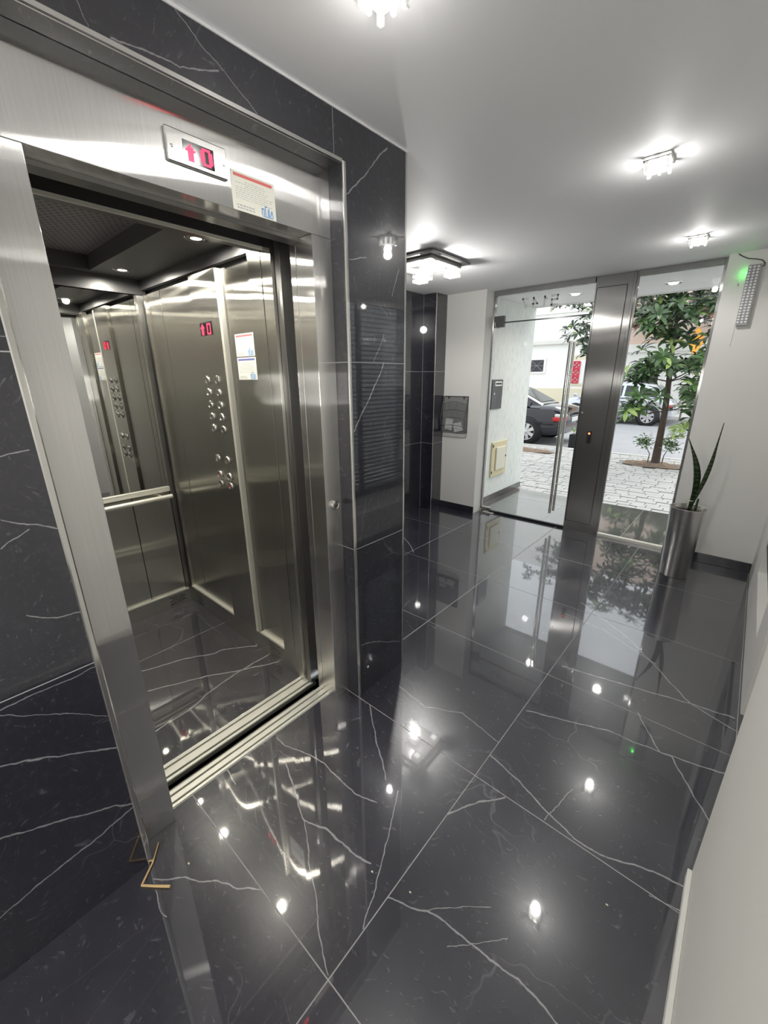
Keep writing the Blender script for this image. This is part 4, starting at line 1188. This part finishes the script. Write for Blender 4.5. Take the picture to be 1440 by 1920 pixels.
def street_tree(name, trunk, radii, clusters, label, seed, n_parts, leafL=(0.16, 0.27), dark=False):
    r = random.Random(seed)
    b = trunk[0]
    t = thing(name, b, label, 'tree')
    MB().tube(trunk, radii, 10).build('trunk', M_BARK, t)
    meshes = [leaf_mesh('leaf', M_LEAFD if dark else M_LEAF), leaf_mesh('leaf', M_LEAFY), leaf_mesh('leaf', M_LEAFP)]
    todo = []
    for (c, rad, nros, kind) in clusters:
        c = Vector(c)
        anchor = min((Vector(p) for p in trunk), key=lambda p: (p - (c - Vector((0, 0, 0.15)))).length)
        MB().tube([anchor, (anchor + c) / 2 + Vector((0, 0, -0.03)), c], [0.013, 0.010, 0.005], 6).build('branch', M_BARK, t)
        for q in range(nros):
            while True:
                d = Vector((r.uniform(-1, 1), r.uniform(-1, 1), r.uniform(-1, 1)))
                if d.length < 1: break
            tip = c + Vector((d.x * rad[0], d.y * rad[1], d.z * rad[2]))
            ax = Vector((d.x * 0.7 + r.uniform(-.3, .3), d.y * 0.7 - 0.2, 0.8)).normalized()
            nl = r.randint(8, 11); ph = r.uniform(0, 6)
            for k in range(nl):
                a = ph + 2 * PI * k / nl + r.uniform(-.15, .15)
                side = ax.orthogonal().normalized()
                dirv = (Matrix.Rotation(a, 3, ax) @ side + ax * r.uniform(-0.25, 0.55)).normalized()
                L = r.uniform(*leafL)
                zz = (ax - dirv * ax.dot(dirv)).normalized()
                yy = zz.cross(dirv)
                m = Matrix((dirv, yy, zz)).transposed().to_4x4() @ Matrix.Scale(L, 4)
                m.translation = tip
                kk = kind if kind and r.random() < 0.75 else (1 if r.random() < 0.07 else 0)
                todo.append((tip.y + r.random() * 0.01, m, kk))
    todo.sort(key=lambda e: e[0])
    rest = [MB(), MB(), MB()]
    base = WLOC[t.name]
    for i, (_, m, kk) in enumerate(todo):
        if i < n_parts:
            o = bpy.data.objects.new('leaf', meshes[kk]); COL.objects.link(o)
            o.parent = t
            mm = m.copy(); mm.translation = m.translation - base
            o.matrix_basis = mm
        else:
            me = meshes[kk]; mb = rest[kk]
            mb._add([m @ v.co for v in me.vertices], [tuple(p.vertices) for p in me.polygons], True)
    for kk, mb in enumerate(rest):
        if mb.v:
            mb.build('foliage', meshes[kk].materials[0], t, kind='stuff')
    return t
tr1 = [(0.06, 9.19, 0.0), (0.055, 9.19, 0.45), (0.05, 9.20, 0.95), (0.02, 9.20, 1.45), (-0.02, 9.20, 1.95), (-0.05, 9.22, 2.45), (-0.05, 9.22, 3.1)]
street_tree('street_tree', tr1, [0.075, 0.058, 0.050, 0.043, 0.037, 0.030, 0.015], [
    ((-0.42, 9.0, 0.92), (0.22, 0.25, 0.16), 8, 0), ((-0.20, 9.0, 1.18), (0.25, 0.3, 0.14), 6, 0),
    ((-0.45, 9.1, 1.62), (0.32, 0.35, 0.22), 15, 0), ((-0.05, 9.0, 1.72), (0.32, 0.35, 0.25), 17, 0), ((0.33, 9.05, 1.60), (0.30, 0.35, 0.30), 15, 0),
    ((0.40, 9.1, 1.10), (0.26, 0.3, 0.28), 13, 0), ((0.45, 9.0, 0.62), (0.18, 0.25, 0.20), 6, 1),
    ((-0.25, 9.05, 2.42), (0.40, 0.40, 0.24), 18, 0), ((0.22, 9.1, 2.55), (0.40, 0.40, 0.28), 17, 0), ((0.62, 9.1, 2.35), (0.26, 0.35, 0.35), 13, 0),
    ((-0.62, 9.05, 2.38), (0.12, 0.2, 0.12), 2, 2), ((0.50, 9.0, 2.45), (0.15, 0.2, 0.10), 1, 2), ((0.35, 9.2, 2.95), (0.7, 0.5, 0.28), 37, 0), ((-0.55, 9.3, 2.95), (0.55, 0.5, 0.25), 30, 0), ((-0.15, 9.25, 2.1), (0.5, 0.4, 0.2), 13, 0), ((0.55, 9.2, 1.85), (0.25, 0.35, 0.3), 13, 0),
    ], 'leafy young street tree with leaning trunk seen through the right pane', 11, 290)
tr2 = [(-0.95, 9.35, 0.0), (-0.97, 9.35, 0.8), (-1.0, 9.36, 1.6), (-1.1, 9.36, 2.3), (-1.2, 9.36, 3.0)]
street_tree('street_tree', tr2, [0.06, 0.05, 0.042, 0.034, 0.02], [
    ((-1.62, 9.3, 2.35), (0.30, 0.3, 0.28), 18, 0), ((-1.30, 9.3, 2.40), (0.28, 0.35, 0.40), 20, 0), ((-1.75, 9.3, 2.88), (0.45, 0.4, 0.14), 18, 0), ((-1.35, 9.3, 2.02), (0.18, 0.3, 0.15), 9, 0), ((-1.0, 9.4, 2.9), (0.4, 0.4, 0.3), 8, 0),
    ], 'dark leaved street tree mostly hidden behind the steel pillar', 23, 150, (0.10, 0.17), True)
far_tr = [(0.6, 19.4, 0.0), (0.6, 19.4, 2.0), (0.5, 19.4, 3.2), (0.3, 19.4, 4.6)]
street_tree('street_tree', far_tr, [0.14, 0.11, 0.09, 0.05], [((-1.6, 19.3, 3.75), (1.5, 0.8, 0.5), 46, 0), ((0.3, 19.3, 3.8), (1.3, 0.8, 0.55), 40, 0), ((-3.0, 19.4, 3.9), (0.7, 0.7, 0.4), 14, 0)],
    'tall dark tree across the street above the silver car', 31, 60, (0.30, 0.5), True)
# two saplings
for k, (bx, by, tip) in enumerate(((-0.06, 9.16, (-0.16, 9.12, 0.42)), (0.17, 9.10, (0.26, 9.08, 0.40)))):
    t = thing('sapling', (bx, by, 0.0), ('little bushy sapling left of the street tree trunk', 'little bushy sapling right of the street tree trunk')[k], 'sapling', 'saplings in the tree bed')
    MB().tube([(bx, by, 0.0), (bx + 0.01, by, 0.18), ((bx + tip[0]) / 2, by, 0.28), tip], [0.010, 0.008, 0.006, 0.004], 6).build('stem', M_BARK, t)
    r = random.Random(50 + k); mb = MB(); me = leaf_mesh('leaf', M_LEAF)
    for i in range(170):
        p = Vector((tip[0] + max(-.12, min(.12, r.gauss(0, 0.07))), tip[1] + max(-.1, min(.1, r.gauss(0, 0.055))), tip[2] + r.gauss(-0.02, 0.055)))
        m = Matrix.Translation(p) @ Matrix.Rotation(r.uniform(0, 6.28), 4, 'Z') @ Matrix.Rotation(r.uniform(-.9, .9), 4, 'X') @ Matrix.Rotation(r.uniform(-.8, .5), 4, 'Y') @ Matrix.Scale(r.uniform(0.06, 0.095), 4)
        mb._add([m @ v.co for v in me.vertices], [tuple(q.vertices) for q in me.polygons], True)
    mb.build('foliage', M_LEAF, t, kind='stuff')

# ---- cars ----------------------------------------------------------------------
M_TYRE = plain('tyre', (0.015, 0.015, 0.016), 0.7)
M_RIM = plain('alloy_rim', (0.72, 0.72, 0.74), 0.25, 0.8)
M_TAIL = plain('tail_light_red', (0.55, 0.015, 0.02), 0.12)
M_TAILW = plain('tail_light_clear', (0.75, 0.74, 0.72), 0.12)
M_PLATE = plain('number_plate', (0.70, 0.70, 0.68), 0.4)
def make_car(name, origin, heading, paint, label, Lc, top, wheel_x, roof_h=1.42, belt=0.92, tyre_r=0.31, hatch=False):
    """local x runs from the tail (0) to the nose (Lc), y across, z up from the road"""
    xf = Matrix.Translation(origin) @ Matrix.Rotation(heading, 4, 'Z')
    t = thing(name, origin, label, 'car')
    HW = 0.84
    # cross sections: (x, half width, z of sill, belt z)
    secs = [(0.0, 0.70, 0.42, 0.66), (0.05, 0.78, 0.30, 0.86), (0.35, 0.83, 0.24, 0.94), (0.9, HW, 0.22, belt + 0.02), (1.8, HW, 0.22, belt), (2.8, HW, 0.22, belt - 0.02), (3.3, 0.83, 0.22, belt - 0.04), (Lc - 0.45, 0.79, 0.24, 0.76), (Lc - 0.08, 0.70, 0.28, 0.64), (Lc, 0.60, 0.36, 0.54)]
    vs = []; fs = []
    prof = lambda w, a, b: [(-w * 0.90, a), (-w * 0.985, a + (b - a) * 0.22), (-w, a + (b - a) * 0.55), (-w * 0.965, a + (b - a) * 0.88), (-w * 0.90, b), (-w * 0.45, b + 0.025), (0, b + 0.032), (w * 0.45, b + 0.025), (w * 0.90, b), (w * 0.965, a + (b - a) * 0.88), (w, a + (b - a) * 0.55), (w * 0.985, a + (b - a) * 0.22), (w * 0.90, a)]
    n = 13
    for x, w, a, bz in secs:
        vs += [(x, yy, zz) for yy, zz in prof(w, a, bz)]
    for i in range(len(secs) - 1):
        for k in range(n):
            fs.append((i * n + k, (i + 1) * n + k, (i + 1) * n + (k + 1) % n, i * n + (k + 1) % n))
    fs += [tuple(range(n)), tuple(range(len(vs) - 1, len(vs) - n - 1, -1))]
    body = MB(xf)._add(vs, fs, True).build('body', paint, t)
    # cabin
    cab = top
    vs = []; fs = []
    for x, zb, zt, w0, w1 in cab:
        vs += [(x, -w0, zb), (x, -w1, zt - 0.03), (x, -w1 * 0.85, zt), (x, w1 * 0.85, zt), (x, w1, zt - 0.03), (x, w0, zb)]
    for i in range(len(cab) - 1):
        for k in range(5):
            fs.append((i * 6 + k, (i + 1) * 6 + k, (i + 1) * 6 + k + 1, i * 6 + k + 1))
    fs += [tuple(range(5, -1, -1)), tuple(range(len(vs) - 6, len(vs)))]
    MB(xf)._add(vs, fs, False).build('cabin', paint, t)
    # side windows a little proud of the cabin, front and rear screens
    def interp(x, k):
        for c0, c1 in zip(cab[:-1], cab[1:]):
            if c0[0] <= x <= c1[0]:
                u = (x - c0[0]) / (c1[0] - c0[0]); return c0[k] + (c1[k] - c0[k]) * u
        return cab[-1][k]
    def side_pane(xa, xb, s):
        pts = []
        for x, hi in ((xa, 0), (xb, 0), (xb, 1), (xa, 1)):
            zb, zt, w0, w1 = (interp(x, k) for k in (1, 2, 3, 4))
            f = 0.10 if hi == 0 else 0.82
            z = zb + (zt - 0.03 - zb) * f
            pts.append((x, s * (w0 + (w1 - w0) * f + 0.006), z))
        return MB(xf).quad(*pts).build('side_window', M_CARGLASS, t)
    x0, x1 = cab[1][0], cab[-2][0]
    for s in (-1, 1):
        side_pane(cab[0][0] + 0.26, x0 + 0.42, s)
        side_pane(x0 + 0.48, (x0 + x1) / 2 + 0.12, s)
        side_pane((x0 + x1) / 2 + 0.2, x1 + 0.12, s)
        MB(xf).box(1.5, 1.66, s * 0.842 - 0.012, s * 0.842 + 0.012, 0.78, 0.81).build('door_handle', paint, t)
        MB(xf).box(0.5, Lc - 0.9, s * (HW + 0.001) - 0.008, s * (HW + 0.001) + 0.008, 0.52, 0.56).build('rub_strip', M_BLACK, t)
        MB(xf).cham(3.0, 3.16, s * 0.93 - 0.08, s * 0.93 + 0.06, 0.93, 1.05, 0.03).build('wing_mirror', paint, t)
    def screen(c0, c1, nm, off):
        pts = []
        for c, f, s in ((c0, 0.12, -1), (c0, 0.12, 1), (c1, 0.9, 1), (c1, 0.9, -1)):
            x = c0[0] + (c1[0] - c0[0]) * f
            zt = c0[2] + (c1[2] - c0[2]) * f
            w = (c0[4] + (c1[4] - c0[4]) * f) * 0.80
            pts.append((x + off[0], s * w, zt + off[1]))
        MB(xf).quad(*pts).build(nm, M_CARGLASS, t)
    screen(cab[0], cab[1], 'rear_window', (-0.004, 0.008))
    screen(cab[-1], cab[-2], 'windscreen', (0.004, 0.008))
    for s in (-1, 1):
        tl = MB(xf).cham(-0.012, 0.26, s * 0.70 - 0.135, s * 0.70 + 0.135, 0.60, 0.70, 0.02).build('tail_light', M_TAIL, t)
        MB(xf).cham(-0.010, 0.22, s * 0.69 - 0.13, s * 0.69 + 0.13, 0.70, 0.775, 0.018).build('tail_light_top', M_TAILW, t)
        MB(xf).cham(Lc - 0.22, Lc - 0.04, s * 0.55 - 0.14, s * 0.55 + 0.14, 0.52, 0.64, 0.03).build('headlight', M_TAILW, t)
    MB(xf).cham(-0.045, 0.12, -0.76, 0.76, 0.30, 0.50, 0.04).build('rear_bumper', paint, t)
    MB(xf).cham(Lc - 0.1, Lc + 0.04, -0.70, 0.70, 0.26, 0.46, 0.04).build('front_bumper', paint, t)
    MB(xf).cham(-0.022, 0.0, -0.22, 0.22, 0.56, 0.67, 0.004).build('number_plate', M_PLATE, t)
    for wx in wheel_x:
        for s in (-1, 1):
            yc = s * (HW - 0.075)
            MB(xf).lathe([(tyre_r + 0.05, -0.08), (tyre_r + 0.05, 0.082)] if False else [(0.0, -0.1), (tyre_r + 0.055, -0.1), (tyre_r + 0.055, 0.080), (0.0, 0.080)], (wx, yc, tyre_r + 0.02), 1, 28).build('wheel_arch', M_BLACK, t)
            wh = MB(xf).lathe([(tyre_r * 0.66, -0.095), (tyre_r * 0.94, -0.095), (tyre_r, -0.06), (tyre_r, 0.06), (tyre_r * 0.94, 0.095), (tyre_r * 0.66, 0.095)], (wx, yc, tyre_r), 1, 32).build('tyre', M_TYRE, t)
            rim = MB(xf).lathe([(0.0, s * 0.082), (0.05, s * 0.085), (0.07, s * 0.07)], (wx, yc, tyre_r), 1, 20)
            rim.lathe([(tyre_r * 0.60, s * 0.06), (tyre_r * 0.665, s * 0.098), (tyre_r * 0.69, s * 0.09)], (wx, yc, tyre_r), 1, 32)
            for k in range(7):
                a = 2 * PI * k / 7
                ca, sa = math.cos(a), math.sin(a)
                q = []
                for rr, ww in ((0.05, 0.035), (tyre_r * 0.64, 0.045)):
                    for sg in (-1, 1):
                        q.append((wx + rr * ca - sg * ww * sa, yc + s * 0.088, tyre_r + rr * sa + sg * ww * ca))
                rim._add([q[0], q[1], q[3], q[2]], [(0, 1, 2, 3)])
            rim.build('rim', M_RIM, wh)
    return t
M_NAVY = plain('navy_paint', (0.010, 0.012, 0.022), 0.10)
M_NAVY.node_tree.nodes['Principled BSDF'].inputs['Coat Weight'].default_value = 1.0
M_SILVER = plain('silver_paint', (0.50, 0.53, 0.58), 0.22, 0.35)
M_SILVER.node_tree.nodes['Principled BSDF'].inputs['Coat Weight'].default_value = 1.0
sedan_cab = [(0.62, 0.90, 0.985, 0.80, 0.62), (1.38, 0.92, 1.36, 0.80, 0.58), (1.9, 0.92, 1.42, 0.81, 0.58), (2.5, 0.92, 1.40, 0.81, 0.58), (3.35, 0.88, 0.93, 0.80, 0.66)]
hatch_cab = [(0.22, 0.92, 1.00, 0.80, 0.66), (0.62, 0.92, 1.36, 0.80, 0.60), (1.3, 0.92, 1.45, 0.81, 0.59), (2.1, 0.92, 1.43, 0.81, 0.58), (3.0, 0.88, 0.95, 0.80, 0.66)]
make_car('sedan', (-2.18, 11.55, -0.10), PI, M_NAVY, 'dark navy sedan parked at the kerb beyond the glass door', 4.4, sedan_cab, (0.88, 3.45))
make_car('hatchback', (-0.82, 17.95, -0.10), PI, M_SILVER, 'silver car across the street behind the young tree', 3.9, hatch_cab, (0.66, 3.05))

# ---- across the street -----------------------------------------------------------
M_BWHITE = mottled('house_white', (0.80, 0.79, 0.74), (0.84, 0.83, 0.79), 2, 0.85)
M_BCREAM = mottled('house_cream', (0.66, 0.60, 0.44), (0.72, 0.66, 0.50), 2, 0.85)
M_BPINK = mottled('house_salmon', (0.70, 0.52, 0.43), (0.76, 0.60, 0.52), 3, 0.85)
YF = 20.5
hb = thing('white_house', (-8.0, YF, 0), 'white house with cream base across the street left of the pillar', 'house')
MB().box(-16, -3.6, YF, YF + 6, 0.0, 8).build('wall', M_BWHITE, hb)
MB().box(-16, -3.6, YF - 0.06, YF, 0.0, 1.02).build('base_band', M_BCREAM, hb)
MB().box(-16, -3.6, YF - 0.16, YF, 2.93, 3.08).build('ledge', mottled('house_ledge', (0.62, 0.60, 0.55), (0.70, 0.68, 0.62), 2, 0.85), hb)
MB().box(-16, -3.6, YF - 0.10, YF, 4.2, 4.35).build('ledge', M_BWHITE, hb)
wn = MB().box(-7.25, -6.44, YF - 0.05, YF - 0.002, 1.68, 2.36).build('window', M_BWHITE, hb)
MB().box(-7.15, -6.54, YF - 0.054, YF - 0.0505, 1.76, 2.28).build('pane', M_BLACKG, wn)
bars_ = MB()
for a, b in (((-7.15, 1.76), (-6.54, 2.28)), ((-7.15, 2.28), (-6.54, 1.76)), ((-7.15, 2.02), (-6.54, 2.02))):
    bars_.tube([(a[0], YF - 0.075, a[1]), (b[0], YF - 0.075, b[1])], 0.012, 5)
bars_.build('grille', M_STEELD, wn)
sw = MB().box(-5.30, -4.40, YF - 0.05, YF - 0.002, 1.15, 2.42).build('window', M_BCREAM, hb, label='small window with red lattice')
MB().box(-5.22, -4.48, YF - 0.055, YF - 0.0505, 1.24, 2.22).build('pane', M_PAPER, sw)
lat = MB()
for k in range(3):
    z0 = 1.27 + k * 0.31
    for (a, b) in (((-5.20, z0), (-4.92, z0 + 0.27)), ((-5.20, z0 + 0.27), (-4.92, z0)), ((-5.20, z0), (-5.20, z0 + 0.27)), ((-4.92, z0), (-4.92, z0 + 0.27)), ((-5.20, z0 + 0.27), (-4.92, z0 + 0.27)), ((-5.20, z0), (-4.92, z0))):
        lat.tube([(a[0], YF - 0.085, a[1]), (b[0], YF - 0.085, b[1])], 0.028, 5)
lat.build('lattice', plain('red_lattice', (0.62, 0.03, 0.06), 0.4), sw)
hp = thing('salmon_house', (0.0, YF, 0), 'pale house with salmon upper wall across the street behind the tree', 'house')
MB().box(-3.58, 8, YF + 0.05, YF + 6, 0.0, 2.45).build('wall', M_BWHITE, hp)
MB().box(-3.58, 8, YF + 0.05, YF + 6, 2.75, 7.5).build('upper_wall', M_BPINK, hp)
MB().box(-3.58, 8, YF - 0.15, YF + 6, 2.45, 2.75).build('ledge', M_BWHITE, hp)
for x in (-2.9, -0.2):
    w = MB().box(x, x + 1.1, YF + 0.01, YF + 0.049, 0.9, 2.1).build('window', M_BWHITE, hp)
    MB().box(x + 0.1, x + 1.0, YF + 0.006, YF + 0.0095, 1.0, 2.0).build('pane', M_BLACKG, w)
# warning sign
rsn = thing('road_sign', (-0.74, 18.95, 0), 'orange diamond hump warning sign half hidden by tree leaves', 'road sign')
MB().tube([(-0.74, 18.99, 0.0), (-0.74, 18.99, 3.1)], 0.03, 8).build('post', M_STEELD, rsn)
XS = Matrix.Translation((-0.74, 18.93, 2.68)) @ Matrix.Rotation(math.radians(50), 4, 'Z')
MB(XS).prism([(-0.36, 0), (0, -0.46), (0.36, 0), (0, 0.46)], 1, -0.012, 0.012).build('plate', plain('sign_orange', (0.90, 0.40, 0.02), 0.4), rsn)
hump = [(-0.17, -0.10), (0.17, -0.10), (0.17, -0.06), (0.12, -0.05), (0.08, 0.01), (0.0, 0.06), (-0.08, 0.01), (-0.12, -0.05), (-0.17, -0.06)]
MB(XS).prism(hump, 1, -0.016, -0.0122).build('symbol', M_BLACK, rsn)
# dark planter by the tail of the sedan
pt = thing('street_planter', (-1.80, 10.85, -0.10), 'black planter with pale leaves behind the tail of the sedan', 'planter')
MB().prism([(-1.98, 10.70), (-1.62, 10.70), (-1.62, 11.0), (-1.98, 11.0)], 2, -0.0995, 0.22).build('box', M_BLACK, pt)
r = random.Random(77); mb = MB(); me = leaf_mesh('leaf', M_LEAFY)
for i in range(60):
    p = Vector((-1.80 + r.gauss(0, 0.10), 10.85 + r.gauss(0, 0.07), 0.24 + abs(r.gauss(0, 0.06))))
    m = Matrix.Translation(p) @ Matrix.Rotation(r.uniform(0, 6.28), 4, 'Z') @ Matrix.Rotation(r.uniform(-1, .3), 4, 'Y') @ Matrix.Scale(r.uniform(0.08, 0.14), 4)
    mb._add([m @ v.co for v in me.vertices], [tuple(q.vertices) for q in me.polygons], True)
mb.build('foliage', M_LEAFY, pt, kind='stuff')
